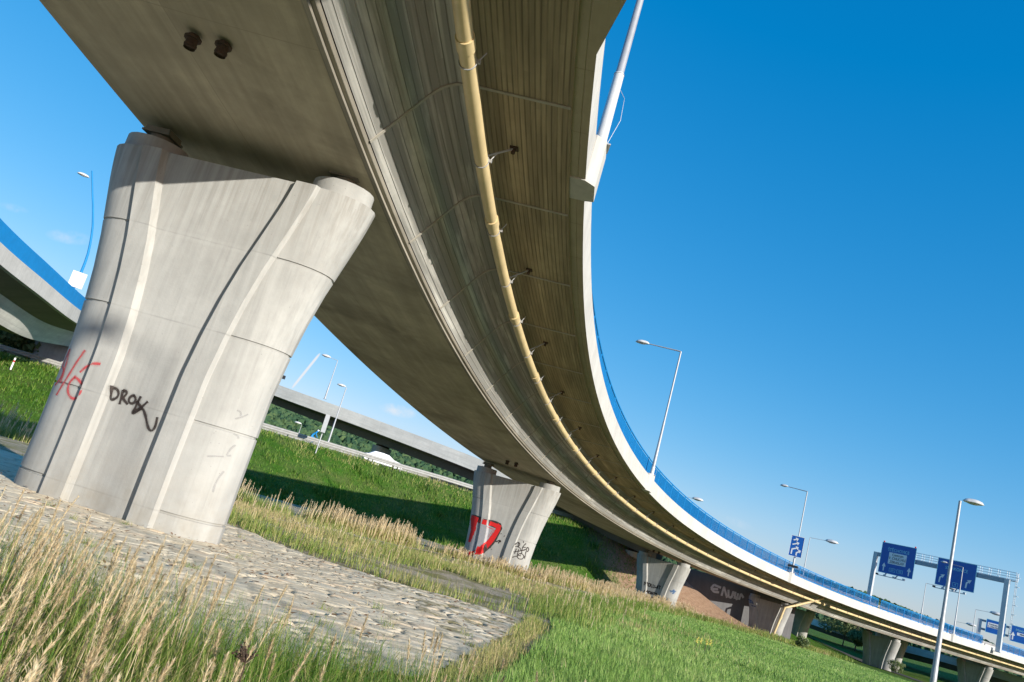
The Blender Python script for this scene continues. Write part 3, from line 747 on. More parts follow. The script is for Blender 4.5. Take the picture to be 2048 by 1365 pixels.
fill_on_pier(2, [(850+x/3.413, 850+y/3.413) for x, y in [(312, 626), (364, 640), (347, 720), (322, 780), (312, 803), (292, 803), (312, 720)]], MAT['sprayred'], 'red_wedge', 0.011)
fill_on_pier(2, [(850+x/3.413, 850+y/3.413) for x, y in [(500, 668), (524, 690), (500, 750), (455, 815), (392, 885), (350, 895), (372, 830), (425, 790), (470, 730), (487, 700)]], MAT['sprayred'], 'red_fill', 0.015)
fill_on_pier(2, Z4([(1500, 1290), (1520, 1310), (1500, 1335), (1470, 1345), (1480, 1310)]), MAT['sprayred'], 'red_tip', 0.015)
stroke_on_pier(2, [Z4([(1448, 1140), (1452, 1180), (1445, 1220), (1432, 1250), (1428, 1268)])], MAT['sprayred'], name='red_wedge', w=0.22, lift=0.009)
stroke_on_pier(2, [Z4([(1530, 1180), (1575, 1195), (1545, 1250), (1510, 1285)]), Z4([(1540, 1186), (1566, 1197), (1540, 1240)])], MAT['sprayredthin'], name='thin_red_line', w=0.03, lift=0.009)
Z5 = lambda pts: [(850 + x/3.413, 850 + y/3.413) for x, y in pts]
stroke_on_pier(2, [Z5([(600, 838), (620, 810), (640, 800), (650, 815), (640, 832), (615, 830)]), Z5([(640, 800), (635, 835), (655, 845)]), Z5([(690, 810), (670, 830), (660, 860), (685, 855)]), Z5([(668, 836), (690, 838)]),
                   Z5([(700, 835), (690, 855), (700, 870), (712, 850), (702, 835)]), Z5([(605, 868), (650, 862), (690, 850)]), Z5([(625, 845), (612, 880)]), Z5([(640, 850), (630, 890), (655, 895)]), Z5([(650, 850), (665, 870), (650, 885)]),
                   Z5([(630, 900), (640, 880), (665, 880), (678, 900), (665, 918), (640, 916), (628, 900)]), Z5([(595, 905), (630, 895)]), Z5([(690, 865), (680, 915)]), Z5([(672, 795), (674, 806)])], MAT['sprayblack'], name='black_tag', w=0.05, label='small black looping tag on the round end')
stroke_on_pier(2, [Z5([(480, 795), (490, 800), (500, 790), (520, 792), (515, 802)]), Z5([(518, 742), (520, 746)]), Z5([(540, 758), (543, 762)]), Z5([(445, 838), (447, 842)]), Z5([(452, 850), (454, 853)]), Z5([(515, 788), (500, 810)])], MAT['sprayblack'], name='black_dots', w=0.08)
# third pier: two rows of letters
Z6 = lambda pts: [(1200 + x/4.096, 900 + y/4.096) for x, y in pts]
def lettersZ(fn, strokes): return [fn(s_) for s_ in strokes]
stroke_on_pier(3, lettersZ(Z6, [[(362, 1110), (366, 1080), (378, 1100), (390, 1082), (392, 1118)], [(400, 1092), (396, 1118), (410, 1122), (414, 1098), (400, 1092)], [(420, 1098), (418, 1126), (430, 1128)],
    [(436, 1102), (434, 1130), (446, 1132)], [(450, 1108), (450, 1134), (458, 1124), (466, 1138), (470, 1112)], [(476, 1112), (474, 1138)], [(480, 1112), (500, 1120)], [(490, 1116), (486, 1144)],
    [(360, 1168), (368, 1148), (378, 1164), (392, 1150), (392, 1178)], [(400, 1158), (396, 1180), (412, 1184), (416, 1162), (400, 1158)], [(420, 1186), (424, 1162), (434, 1188), (438, 1166)], [(448, 1166), (444, 1192)], [(452, 1180), (462, 1172), (470, 1196)],
    [(362, 1195), (385, 1200), (405, 1208), (440, 1210)], [(375, 1205), (400, 1218)]]), MAT['sprayblack'], w=0.10, label='two rows of hand sprayed black capitals')
stroke_on_pier(3, lettersZ(Z6, [[(570, 1152), (590, 1160), (608, 1145), (612, 1170), (590, 1178)], [(600, 1150), (604, 1182)], [(575, 1165), (625, 1160)]]), MAT['sprayblue'], name='blue_tag', w=0.09)
stroke_on_pier(4, lettersZ(Z6, [[(1210, 1225), (1240, 1235), (1255, 1255)], [(1225, 1245), (1260, 1262)], [(1240, 1275), (1275, 1285)], [(1235, 1230), (1225, 1255)]]), MAT['sprayblue'], name='blue_tag', w=0.14)

# ------------------------------------------------------------------ drain pipe slung under the cantilever
def pipe():
    d, h, r = 1.87, -0.67, 0.128
    t = empty('drain_pipe', off(-11, d, h), 'long cream drain pipe hung under the viaduct edge on steel straps', 'drain pipe'); org = np.array(t.location)
    for (a, b) in ((S0, 77.6), (79.6, 150.0)):
        P = [off(s, d, h) for s in np.arange(a, b, 0.75)]
        m = MB(); m.tube(P, r, 20); o = m.build('pipe_run', MAT['pipe'], t, True, org)
    m = MB()
    # elbow, branch to the edge and downpipe along the fourth pier
    k = 0
    for s in np.arange(-58.1, 140, 5.45):
        m = MB(); m.tube([off(s-0.13, d, h), off(s+0.13, d, h)], r+0.022, 20); m.build('pipe_sleeve', MAT['pipe'], t, True, org)
    for s in np.arange(-57.6, 140, 2.72):
        k += 1
        m = MB(); A, n, td = sec(s); c = off(s, d, h)
        ring = [c + (r+0.012)*(math.cos(a)*n + math.sin(a)*np.array([0, 0, 1])) for a in np.linspace(0, 2*math.pi, 25)]
        m.tube(ring, 0.011, 6, False)
        q = c - n*(r+0.02) + np.array([0, 0, 0.03]); m.box(q, (0.09, 0.04, 0.06), np.array([n, td, [0, 0, 1]]))
        top = off(s, d-0.42, -0.1) ; m.tube([q, (q + (top-q)*0.34)], 0.011, 6)
        m.build('strap', MAT['steel'], t, False, org)
        if k % 2 == 0:
            m = MB(); a = c + np.array([0, 0, r*0.9]) - n*0.05; b = off(s+0.35, d-0.45, -0.07)
            m.tube([a, b], 0.021, 8); o = m.build('hanger_rod', MAT['steel'], t, True, org)
            m = MB(); m.box(b, (0.16, 0.16, 0.03), np.array([n, td, [0, 0, 1]])); m.tube([b, b-np.array([0, 0, 0.11])], 0.04, 8); m.build('hanger_plate', MAT['rust'], t, False, org)
    m = MB(); e0 = off(78.0, d, h); A = off(76.6, 1.25, -0.12); B = off(74.2, 3.1, -1.8); C_ = off(73.3, 3.75, -2.35); 
    D_ = off(73.2, 4.45, 0); D_[2] = gz(D_[0], D_[1])+0.1
    m = MB(); m.tube([A, B, B*0.5+C_*0.5, C_, D_], 0.125, 12); m.build('downpipe', MAT['pipe'], t, True, org)
    m = MB(); m.tube([C_*0.7+D_*0.3, C_*0.62+D_*0.38], 0.155, 12); q = (B-A)/np.linalg.norm(B-A); m.tube([B-q*0.3, B-q*0.05], 0.155, 12); m.build('pipe_sleeve', MAT['pipe'], t, True, org)
pipe()

# ------------------------------------------------------------------ railings
def railing(name, label, dline, hbase, a, b, height=1.12, bars=0.11, mat=MAT['bluerail'], group=None, post=2.0, offf=None):
    offf = offf or off
    t = empty(name, offf((a+b)/2, dline, hbase), label, 'railing', group); org = np.array(t.location)
    s = np.arange(a, b+0.01, 0.5)
    m = MB(); m.tube([offf(q, dline, hbase+height) for q in s], 0.045, 8); m.build('handrail', mat, t, True, org)
    m = MB()
    for p, q in zip(s[:-1], s[1:]): m.beam(offf(p, dline, hbase+0.10), offf(q, dline, hbase+0.10), 0.03, 0.06)
    m.build('bottom_rail', mat, t, False, org)
    m = MB()
    for p, q in zip(s[:-1], s[1:]): m.beam(offf(p, dline, hbase+height-0.12), offf(q, dline, hbase+height-0.12), 0.03, 0.04)
    m.build('upper_rail', mat, t, False, org)
    # upright bars: one mesh, the infill pattern
    V = []; Fc = []; w = 0.0085; dp = 0.028
    for k, q in enumerate(np.arange(a+0.05, b, bars)):
        A, n, td = sec(q) if offf is off else (None, *offf.frame(q)); lo = offf(q, dline, hbase+0.12); hi = offf(q, dline, hbase+height-0.1)
        B0 = len(V)
        for P in (lo, hi):
            for sx, sy in ((-1, -1), (1, -1), (1, 1), (-1, 1)): V.append(P + td*w*sx - org + n*dp/2*sy)
        for i in range(4): Fc.append((B0+i, B0+(i+1) % 4, B0+4+(i+1) % 4, B0+4+i))
    np_mesh('bar_infill', V, Fc, mat, t)
    n_ = int((b-a)/post)
    for i in range(min(n_+1, 95)):
        q = a + i*post; m = MB(); m.box(offf(q, dline, hbase+height/2), (0.06, 0.06, height), np.array([sec(q)[1], sec(q)[2], [0, 0, 1]]) if offf is off else None)
        m.build('post', mat, t, False, org)
    return t
railing('bridge_railing', 'blue upright bar railing along the outer edge of the big curved viaduct', 0.42, 0.90, -40.0, 88.0)
railing('bridge_railing', 'blue railing on the low far stretch of the viaduct beyond the sign bearing lamp post', 0.42, 0.90, 88.8, 117.5)
railing('bridge_railing', 'blue railing at the far right end of the viaduct past the gantry foot', 0.42, 0.90, 124.0, 175.0)

def steel_guard(name, label, P, rail_z, post_every, group=None, mat=MAT['guard'], rail_h=0.31, gfun=None):
    t = empty(name, P[len(P)//2], label, 'guardrail', group); org = np.array(t.location); m = MB()
    P = [np.array(p, float) for p in P]
    V = []; Fc = []
    prof = [(0.0, -rail_h/2), (0.045, -rail_h*0.36), (0.045, -rail_h*0.14), (0.0, 0), (0.045, rail_h*0.14), (0.045, rail_h*0.36), (0.0, rail_h/2), (-0.03, rail_h/2), (-0.03, -rail_h/2)]
    for i, p in enumerate(P):
        tt = P[min(i+1, len(P)-1)] - P[max(i-1, 0)]; tt /= np.linalg.norm(tt); n = np.array([tt[1], -tt[0], 0]); n /= np.linalg.norm(n)
        for (a, h) in prof: V.append(p + n*a*1.0 + np.array([0, 0, rail_z+h]) - org)
    k = len(prof)
    for i in range(len(P)-1):
        for j in range(k): Fc.append((i*k+j, i*k+(j+1) % k, (i+1)*k+(j+1) % k, (i+1)*k+j))
    np_mesh('rail_beam', V, Fc, mat, t)
    L = 0; nxt = 0; cnt = 0
    for i in range(len(P)-1):
        seg = np.linalg.norm(P[i+1]-P[i])
        while nxt <= L+seg and cnt < 98:
            q = P[i] + (P[i+1]-P[i])*(nxt-L)/seg; m = MB(); tt = (P[i+1]-P[i])/seg; n = np.array([tt[1], -tt[0], 0])
            m.box(q - n*0.10 + np.array([0, 0, rail_z/2-0.02]), (0.09, 0.10, rail_z+0.22), np.array([tt, n, [0, 0, 1]])); m.box(q - n*0.05 + np.array([0, 0, rail_z]), (0.22, 0.06, 0.20), np.array([tt, n, [0, 0, 1]]))
            m.build('post', mat, t, False, org); nxt += post_every; cnt += 1
        L += seg
    return t
steel_guard('guardrail', 'steel guardrail on the viaduct deck just behind the blue railing', [off(s, 1.75, 0.72) for s in np.arange(-40, 178, 2.0)], 0.62, 4.0)
# light concrete barrier along the far side of the deck
o = sweep('concrete_barrier', [(9.0, 0.60), (9.06, 1.35), (9.1, 1.5), (9.25, 1.5), (9.29, 1.35), (9.36, 0.60)], svals(-40, 200, 2), MAT['fascia'])
tag(o, 'pale concrete barrier on the far side of the viaduct deck, seen through the blue bars', 'barrier')

# ------------------------------------------------------------------ street lamps
def lamp(name, base, H, arm_dir, arm, label, group, r0=0.11, r1=0.055, head=0.95, white_base=0.0, tilt=0.0, mat=MAT['steel'], curve=None, foot=None):
    base = np.array(base, float); t = empty(name, base, label, 'street lamp', group)
    a = np.array(arm_dir, float); a[2] = 0; a /= np.linalg.norm(a); u = np.array([0, 0, 1.0]); sdn = np.cross(u, a)
    m = MB()
    if curve is None:
        hs = [0, 0.02, 0.9, 1.6, 1.62, H*0.42, H*0.425, H]; rs = [r0*1.25, r0*1.22, r0*1.15, r0*1.08, r0, r0*0.84, r0*0.72, r1]
        m.tube([u*h for h in hs], rs, 12); m.build('mast', mat, t, True)
        tip = u*H
    else:
        pts = [np.array(p) - base for p in curve]; m.tube(pts, list(np.linspace(r0, r1, len(pts))), 10); m.build('mast', mat, t, True); tip = pts[-2]
    if white_base:
        m = MB(); m.tube([u*0.0, u*white_base], [r0*1.45, r0*1.2], 14); m.tube([u*white_base, u*(white_base+0.03)], [r0*1.3, r0*1.15], 14); m.build('mast_sleeve', MAT['lampwhite'], t, True)
        m = MB(); m.tube([u*white_base*0.8+a*0.0-a*r0*1.3, u*white_base*0.7-a*0.24, u*white_base*0.4-a*0.28, u*0.0-a*0.12], 0.005, 6); m.build('earth_wire', MAT['steel'], t, True)
    m = MB(); m.box((0, 0, 0.012), (0.42, 0.42, 0.025)); m.build('base_plate', mat, t)
    e = tip + a*arm + u*(0.07*arm if arm > 0.5 else 0.05)
    if arm > 0.3:
        m = MB(); m.tube([tip - u*0.03, tip + a*0.06 + u*0.01, e], [r1*0.9, r1*0.8, r1*0.6], 8); m.build('arm', mat, t, True)
    hx = head/2; ax = np.array([a, sdn, u])
    c = e + a*hx*0.9
    m = MB(); n = 14; V = []
    for i in range(9):
        q = i/8; xx = (q-0.5)*2*hx; wv = head*0.24*math.sqrt(max(0.001, 1-(2*q-1)**2))*(1.12 if q > 0.4 else 0.9); hv = head*0.19*math.sqrt(max(0.001, 1-(2*q-1)**2))
        for k in range(n):
            b = 2*math.pi*k/n; zz = math.sin(b); V.append(c + a*xx + sdn*wv*math.cos(b) + u*(hv*zz*(1.0 if zz > 0 else 0.35)))
    m.add(V, [(i*n+k, i*n+(k+1) % n, (i+1)*n+(k+1) % n, (i+1)*n+k) for i in range(8) for k in range(n)] + [tuple(range(n))[::-1], tuple(8*n+k for k in range(n))])
    h_ = m.build('lamp_head', MAT['lampwhite'], t, True)
    m = MB(); m.ball(c - u*head*0.035, (hx*0.62, head*0.15, head*0.07), 12, 6, ax); g_ = m.build('lamp_glass', MAT['glass'], h_, True)
    return t
GL = 'street lamps standing on the outer edge of the viaduct'
LL = ['thick lamp mast with white lower sleeve rising past the top edge of the photo', 'tall single arm lamp on the viaduct edge, biggest one whose head is wholly in view', 'lamp post on the viaduct edge carrying a small blue lane arrow sign', 'thin lamp post on the viaduct edge in front of the right hand blue gantry sign']
for i, s in enumerate(LAMPS):
    A, n, td = sec(s); b = off(s, -0.04, 0.99); H = [8.6, 7.9, 8.4, 8.9][i]
    lamp('street_lamp', b, H, n, 2.1, LL[i], GL, r0=0.088, white_base=1.7 if i == 0 else 0.5)
# free standing tall lamp, right foreground
p = at(1858, 1419, 38); g = gz(p[0], p[1]); hd = ray(2048, 1000) - ray(1900, 1000)
lamp('street_lamp', (p[0], p[1], g), 5.94-g, (1, -0.25, 0), 0.12, 'free standing tall grey lamp post crossing the right blue sign, head directly on top', 'lamps around the viaduct', r0=0.108, r1=0.055, head=0.85)
Q = np.array([-6.55, 13.3, 1.34]) - SUNTO*46.0; gq = gz(Q[0]+1.4, Q[1]-0.3)  # unseen lamp added so its head drops a shadow on the near pier
lamp('street_lamp', (Q[0]+1.4, Q[1]-0.3, gq), Q[2]-gq-0.1, (-1, 0.2, 0), 1.1, 'street lamp just outside the photo on the right, its head shading the giant near pier', 'lamps around the viaduct', r0=0.09, r1=0.04, head=1.25)
# ground lamps seen beyond the decks
def lamp_px(base, top, D, arm_to, label, group='lamps beyond the decks', head=0.9, r=0.09, zb=None):
    B = at(*base, D); T = at(*top, D); B[:2] = (B[:2]+T[:2])/2; A_ = at(*arm_to, D); v = A_-T; arm = max(0.1, np.linalg.norm(v[:2])-0.4*head)
    z0 = B[2] if zb is None else zb
    lamp('street_lamp', (B[0], B[1], z0), T[2]-z0, (v[0], v[1], 0), arm, label, group, r0=r, r1=r*0.5, head=head)
lamp_px((655, 885), (694, 776), 84, (690, 768), 'slim lamp post behind the grass bank guardrail, beside a narrow sign', head=1.0)
lamp_px((648, 798), (677, 722), 104, (657, 708), 'thin lamp rising from the grey overpass parapet, arm pointing left', head=1.3)
lamp_px((1598, 1165), (1625, 1077), 125, (1668, 1081), 'lamp behind the deck with its arm pointing right, beside the lane arrow sign', head=1.9)
lamp_px((1838, 1240), (1855, 1168), 150, (1905, 1180), 'lamp with right pointing arm seen between the two gantry signs', head=1.6)
lamp_px((1940, 1290), (1953, 1220), 160, (1992, 1229), 'lamp with right pointing arm left of the gantry right leg', head=2.0)
lamp_px((1911, 1280), (1910, 1243), 230, (1938, 1249), 'faint distant lamp low over the far carriageway behind the blue railing', head=2.4)
lamp_px((1352, 1040), (1360, 992), 130, (1393, 998), 'lamp head peeking over the blue railing at mid curve', head=1.9)
lamp_px((598, 880), (599, 848), 170, (596, 845), 'tiny far lamp before the wooded hill, left of the narrow sign', head=1.6)
# curved blue mast on the left ramp
CP = [(146, 579), (154, 562), (162, 546), (170, 526), (176, 508), (180, 490), (183, 473), (185.5, 452), (186, 434), (186, 410), (185, 387), (184.5, 360), (184, 342)]
FLYD = 64.0
cpts = [at(u, v, FLYD) for u, v in CP]
tl = lamp('street_lamp', cpts[0], 10, at(150, 350, FLYD)-at(184, 350, FLYD), 0.25, 'bowed blue lamp mast over the left ramp with a grey plate near its foot', None, r0=0.10, r1=0.05, head=0.85, mat=MAT['bluerail'], curve=cpts)
m = MB(); q = at(155, 560, FLYD-0.15); m.box(q, (0.95, 0.06, 1.15), np.array([[ray(155,560)[1], -ray(155,560)[0], 0], [ray(155,560)[0], ray(155,560)[1], 0], [0, 0, 1]]))
tag(m.build('traffic_sign', MAT['steel']), 'grey back of a square sign plate on the bowed blue mast', 'sign')

# ------------------------------------------------------------------ lettering and arrows
def text_mesh(body, size, mat, parent, frame, pos, align='CENTER', name='lettering', depth=0.012, bold=0.0, sx=1.0):
    cu = bpy.data.curves.new('tmp', 'FONT'); cu.body = body; cu.size = size; cu.align_x = align; cu.align_y = 'CENTER'; cu.extrude = depth; cu.offset = bold
    ob = bpy.data.objects.new('tmp', cu); COL.objects.link(ob); dg = bpy.context.evaluated_depsgraph_get(); dg.update()
    me = bpy.data.meshes.new_from_object(ob.evaluated_get(dg)); bpy.data.objects.remove(ob)
    me.name = name; me.materials.clear(); me.materials.append(mat)
    X, Y, Z = frame; M_ = Matrix(((X[0], Y[0], Z[0]), (X[1], Y[1], Z[1]), (X[2], Y[2], Z[2]))).to_4x4()
    me.transform(Matrix.Diagonal((sx, 1, 1, 1))); me.transform(M_); me.transform(Matrix.Translation(Vector([float(c) for c in pos])))
    o = bpy.data.objects.new(name, me); COL.objects.link(o); o.parent = parent; return o
def flat_poly(mb, pts, frame, org, dz, th=0.012):
    X, Y, Z = frame; n = len(pts); V = [np.array(org)+X*p[0]+Y*p[1]+Z*d for d in (dz, dz+th) for p in pts]
    mb.add(V, [tuple(range(n, 2*n)), tuple(range(n))[::-1]] + [(i, (i+1) % n, n+(i+1) % n, n+i) for i in range(n)])
def thick_line(mb, pts, w, frame, org, dz):
    pts = [np.array(p, float) for p in pts]
    for i, (a, b) in enumerate(zip(pts[:-1], pts[1:])):
        t = (b-a)/np.linalg.norm(b-a); n = np.array([-t[1], t[0]])*w/2
        flat_poly(mb, [a-n-t*w*0.3*(i > 0), b-n, b+n, a+n-t*w*0.3*(i > 0)], frame, org, dz + 0.001*i)
def arrow(mb, kind, c, size, frame, org, dz):
    c = np.array(c, float); s = size
    if kind == 'up':
        thick_line(mb, [c+[0, -s/2], c+[0, s*0.15]], s*0.15, frame, org, dz)
        flat_poly(mb, [tuple(c+[-s*0.24, s*0.05]), tuple(c+[0, -0.02*s]), tuple(c+[s*0.24, s*0.05]), tuple(c+[0, s/2])], frame, org, dz+0.003)
    else:
        k = 1 if kind == 'right' else -1
        thick_line(mb, [c+[-s*0.16*k, -s/2], c+[-s*0.12*k, 0.02*s], c+[s*0.10*k, s*0.2]], s*0.15, frame, org, dz)
        h = c+np.array([s*0.33*k, s*0.40]); d = np.array([0.78*k, 0.62]); n = np.array([-d[1], d[0]])
        flat_poly(mb, [tuple(q) for q in ([h, h-d*s*0.42+n*s*0.22, h-d*s*0.30, h-d*s*0.42-n*s*0.22] if k == 1 else [h, h-d*s*0.42-n*s*0.22, h-d*s*0.30, h-d*s*0.42+n*s*0.22][::-1])], frame, org, dz+0.004)

# small lane arrow sign on the third lamp
def lane_sign():
    A, n, td = sec(LAMPS[2]); b = off(LAMPS[2], -0.04, 0.99)
    fr = np.array([0, 0, 1.0]); c = -np.array([b[0], b[1], 0])/np.hypot(b[0], b[1]); c = c*0.6 - td*0.4; c /= np.linalg.norm(c)
    Z = c; X = np.cross(fr, Z); X /= np.linalg.norm(X); Y = fr; frame = (X, Y, Z)
    P = on_plane(1598.5, 1095, b[:2], b[:2]+X[:2]); o = b.copy() + Z*0.16; o[2] = P[2]
    t = empty('lane_sign', o, 'small blue sign with bent white lane arrows on a viaduct lamp post', 'sign')
    w, h = 1.25, 2.05
    m = MB(); flat_poly(m, [(-w/2, -h/2), (w/2, -h/2), (w/2, h/2), (-w/2, h/2)], frame, (0, 0, 0), -0.03, 0.03); m.build('sign_plate', MAT['signblue'], t)
    m = MB(); z = 0.004
    for (x0, y0, y1, dx, dy) in ((-0.38, -0.85, -0.35, 0.55, 0.30), (0.10, -0.90, -0.62, 0.34, 0.30)):
        thick_line(m, [(x0, y0), (x0, y1), (x0+dx*0.75, y1+dy*0.6)], 0.13, frame, (0, 0, 0), z)
        hx, hy = x0+dx, y1+dy*0.82; flat_poly(m, [(hx+0.06, hy+0.05), (hx-0.26, hy+0.12), (hx-0.02, hy-0.24)], frame, (0, 0, 0), z+0.006)
    for (x0, y0, x1, y1) in ((-0.42, 0.12, 0.12, 0.36), (-0.40, 0.58, -0.02, 0.74)):
        thick_line(m, [(x0, y0), (x1-0.1, y1-0.05)], 0.12, frame, (0, 0, 0), z); flat_poly(m, [(x1+0.10, y1+0.05), (x1-0.22, y1+0.12), (x1-0.02, y1-0.22)], frame, (0, 0, 0), z+0.006)
    m.build('lane_arrows', MAT['signwhite'], t)
    m = MB(); th = 0.035
    for a, b_ in (((-w/2, -h/2), (w/2, -h/2)), ((w/2, -h/2), (w/2, h/2)), ((w/2, h/2), (-w/2, h/2)), ((-w/2, h/2), (-w/2, -h/2))): thick_line(m, [a, b_], th, frame, (0, 0, 0), 0.005)
    m.build('white_border', MAT['signwhite'], t)
    q = b.copy(); q[2] = P[2]-2.0; m = MB(); m.box(q, (0.95, 0.30, 0.22), np.array([X, Z, Y])); tag(m.build('control_box', MAT['black']), 'small dark box clamped to the lamp post under the blue lane sign', 'box')
lane_sign()

# ------------------------------------------------------------------ gantries with direction signs
def gantry(RB, LB, ztop, zbase, beam_h, label, leg=0.62, walk=True, truss=False):
    RB = np.array(RB, float); LB = np.array(LB, float); t = empty('sign_gantry', (RB[0], RB[1], zbase), label, 'gantry', 'sign gantries over the carriageway'); org = np.array([RB[0], RB[1], zbase])
    X = (RB-LB)[:2]; Lw = np.linalg.norm(X); X = np.append(X/Lw, 0); F_ = np.array([-X[1], X[0], 0]);  F_ = F_ if F_ @ np.array([RB[0], RB[1], 0]) < 0 else -F_
    Zv = np.array([0, 0, 1.0]); ax = np.array([X, F_, Zv])
    for b in (RB, LB):
        m = MB(); m.box((b[0], b[1], (zbase+ztop)/2), (leg, leg*0.8, ztop-zbase), ax); m.box((b[0], b[1], zbase+0.05), (leg*1.6, leg*1.5, 0.1), ax); m.build('leg', MAT['lgrey'], t, False, org)
    c = (RB+LB)/2
    if not truss:
        m = MB(); m.box((c[0], c[1], ztop-beam_h/2+0.003), (Lw+leg+0.01, leg*0.7, beam_h), ax); m.build('cross_beam', MAT['grey'], t, False, org)
    else:
        for dz in (0, -1.6):
            m = MB(); m.box((c[0], c[1], ztop+dz-0.2), (Lw+leg+0.01, 0.4, 0.4), ax); m.build('cross_beam', MAT['grey'], t, False, org)
        m = MB(); k = int(Lw/1.6)
        for i in range(k+1): q = LB + (RB-LB)*i/k; m.box((q[0], q[1], ztop-1.0), (0.12, 0.12, 1.2), ax)
        m.build('truss_strut', MAT['grey'], t, False, org)
    if walk:
        m = MB(); A = LB + (RB-LB)*0.30; B = RB - X[:2]*(-0.9) if False else RB + X[:2]*0.9
        for dz in (0.15, 0.50, 0.85, 1.2):
            for f in (0.45, 1.15): m.tube([np.array([A[0], A[1], ztop+dz])-F_*f, np.array([B[0], B[1], ztop+dz])-F_*f], 0.022, 5)
        for q in np.linspace(0, 1, 13):
            P = A+(B-A)*q
            for f in (0.45, 1.15): m.tube([np.array([P[0], P[1], ztop])-F_*f, np.array([P[0], P[1], ztop+1.22])-F_*f], 0.026, 5)
        m.build('walkway_rail', MAT['lgrey'], t, False, org)
        m = MB(); P = (A+B)/2; m.box(np.array([P[0], P[1], ztop-0.03])-F_*0.8, (np.linalg.norm(B-A), 0.8, 0.06), ax); m.build('walkway', MAT['grey'], t, False, org)
        m = MB(); P = RB + X[:2]*0.95
        for f in (0.3, 0.8): m.tube([np.array([P[0], P[1], zbase+2.0])-F_*f, np.array([P[0], P[1], ztop+1.1])-F_*f], 0.035, 6)
        for z in np.arange(zbase+2.2, ztop+1, 0.3): m.tube([np.array([P[0], P[1], z])-F_*0.3, np.array([P[0], P[1], z])-F_*0.8], 0.018, 5)
        for z in np.arange(zbase+3.0, ztop+1, 1.3): m.beam(np.array([P[0], P[1], z])-F_*0.3, np.array([P[0], P[1], z])-F_*0.3+X*0.38, 0.04); m.beam(np.array([P[0], P[1], z])-F_*0.8, np.array([P[0], P[1], z])-F_*0.8+X*0.38, 0.04); m.beam(np.array([P[0], P[1], z])-F_*0.3+X*0.38, np.array([P[0], P[1], z])-F_*0.8+X*0.38, 0.04)
        m.build('ladder', MAT['lgrey'], t, False, org)
    return (X, Zv, F_)
def sign_board(corners, RB, LB, fr, label, front_off=0.55):
    """corners in the photo: top left, top right, bottom right, bottom left -> real board on the gantry face"""
    X, Y, Z = fr; A = np.array(RB[:2]) + Z[:2]*front_off; B = np.array(LB[:2]) + Z[:2]*front_off
    P = [on_plane(u, v, A, B) for u, v in corners]
    a = [(p[:2]-A) @ X[:2] for p in P]
    # local x axis must point to the viewer's right
    x0 = (a[0]+a[3])/2; x1 = (a[1]+a[2])/2; z1 = (P[0][2]+P[1][2])/2; z0 = (P[3][2]+P[2][2])/2
    sgn = 1 if x1 > x0 else -1; XX = X*sgn; c2 = A + X[:2]*(x0+x1)/2; w = abs(x1-x0); h = z1-z0
    o = np.array([c2[0], c2[1], (z0+z1)/2]); t = empty('direction_sign', o, label, 'road sign', 'blue direction signs')
    print('sign', label[:20], 'w', round(w, 2), 'h', round(h, 2), 'pos', o.round(1))
    frame = (XX, Y, Z)
    m = MB(); flat_poly(m, [(-w/2, -h/2), (w/2, -h/2), (w/2, h/2), (-w/2, h/2)], frame, (0, 0, 0), -0.06, 0.06); m.build('board', MAT['signblue'], t)
    m = MB()
    for a_, b_ in (((-w/2, -h/2), (w/2, -h/2)), ((w/2, -h/2), (w/2, h/2)), ((w/2, h/2), (-w/2, h/2)), ((-w/2, h/2), (-w/2, -h/2))): thick_line(m, [a_, b_], 0.07, frame, (0, 0, 0), 0.004)
    m.build('frame', MAT['signcyan'], t)
    return t, frame, w, h
def sign_lights(t, frame, w, h, X0=-0.45, n=3):
    X, Y, Z = frame; m = MB(); y = -h/2-0.55
    m.beam(X*(X0*w)+Y*y+Z*0.7, X*(0.36*w)+Y*(y-0.0)+Z*0.7, 0.14, 0.10)
    for q in (-0.25, 0.08): m.beam(X*q*w+Y*(-h/2)+Z*0.0, X*q*w+Y*y+Z*0.65, 0.14)
    m.build('light_bracket', MAT['grey'], t)
    for q in (X0, -0.22, 0.05, 0.34):
        m = MB(); m.box(X*q*w+Y*(y+0.12)+Z*0.75, (0.34, 0.26, 0.26), np.array([X, Y, Z])); m.build('spotlight', MAT['lgrey'] if q != X0 else MAT['black'], t)
Rg = off(119.8, -0.75, 0.0)[:2]; Ag, ng, tg = sec(119.8)
Lg = Rg + ng[:2]*19.6
zb = off(119.8, 0, 0.85)[2]; zt = on_plane(2010, 1158, Rg, Lg)[2]; print('gantry beam top', zt, 'zb', zb)
fr = gantry(Rg, Lg, zt, zb-0.4, 0.62, 'big grey sign gantry spanning the carriageways near the right edge of the photo')
t, f_, w, h = sign_board([(1766, 1085), (1834, 1097), (1824, 1158), (1756, 1144)], Rg, Lg, fr, 'blue direction sign with a white panel of place names and two upright arrows')
text_mesh('ŠTĚCHOVICE', h*0.14, MAT['signcyan'], t, f_, f_[1]*h*0.29+f_[2]*0.006, sx=0.86)
m = MB(); flat_poly(m, [(-w*0.26, -h*0.17), (w*0.26, -h*0.17), (w*0.26, h*0.21), (-w*0.26, h*0.21)], f_, (0, 0, 0), 0.003, 0.01); m.build('white_panel', MAT['signwhite'], t)
for i, s_ in enumerate(('Centrum', 'V. CHUCHLE', 'ZBRASLAV')): text_mesh(s_, h*0.125, MAT['signink'], t, f_, f_[1]*h*(0.14-0.12*i)+f_[2]*0.022, sx=0.82)
m = MB()
for q in (-0.36, 0.38): arrow(m, 'up', (q*w, -h*0.30), h*0.27, f_, (0, 0, 0), 0.005)
m.build('arrow', MAT['signwhite'], t)
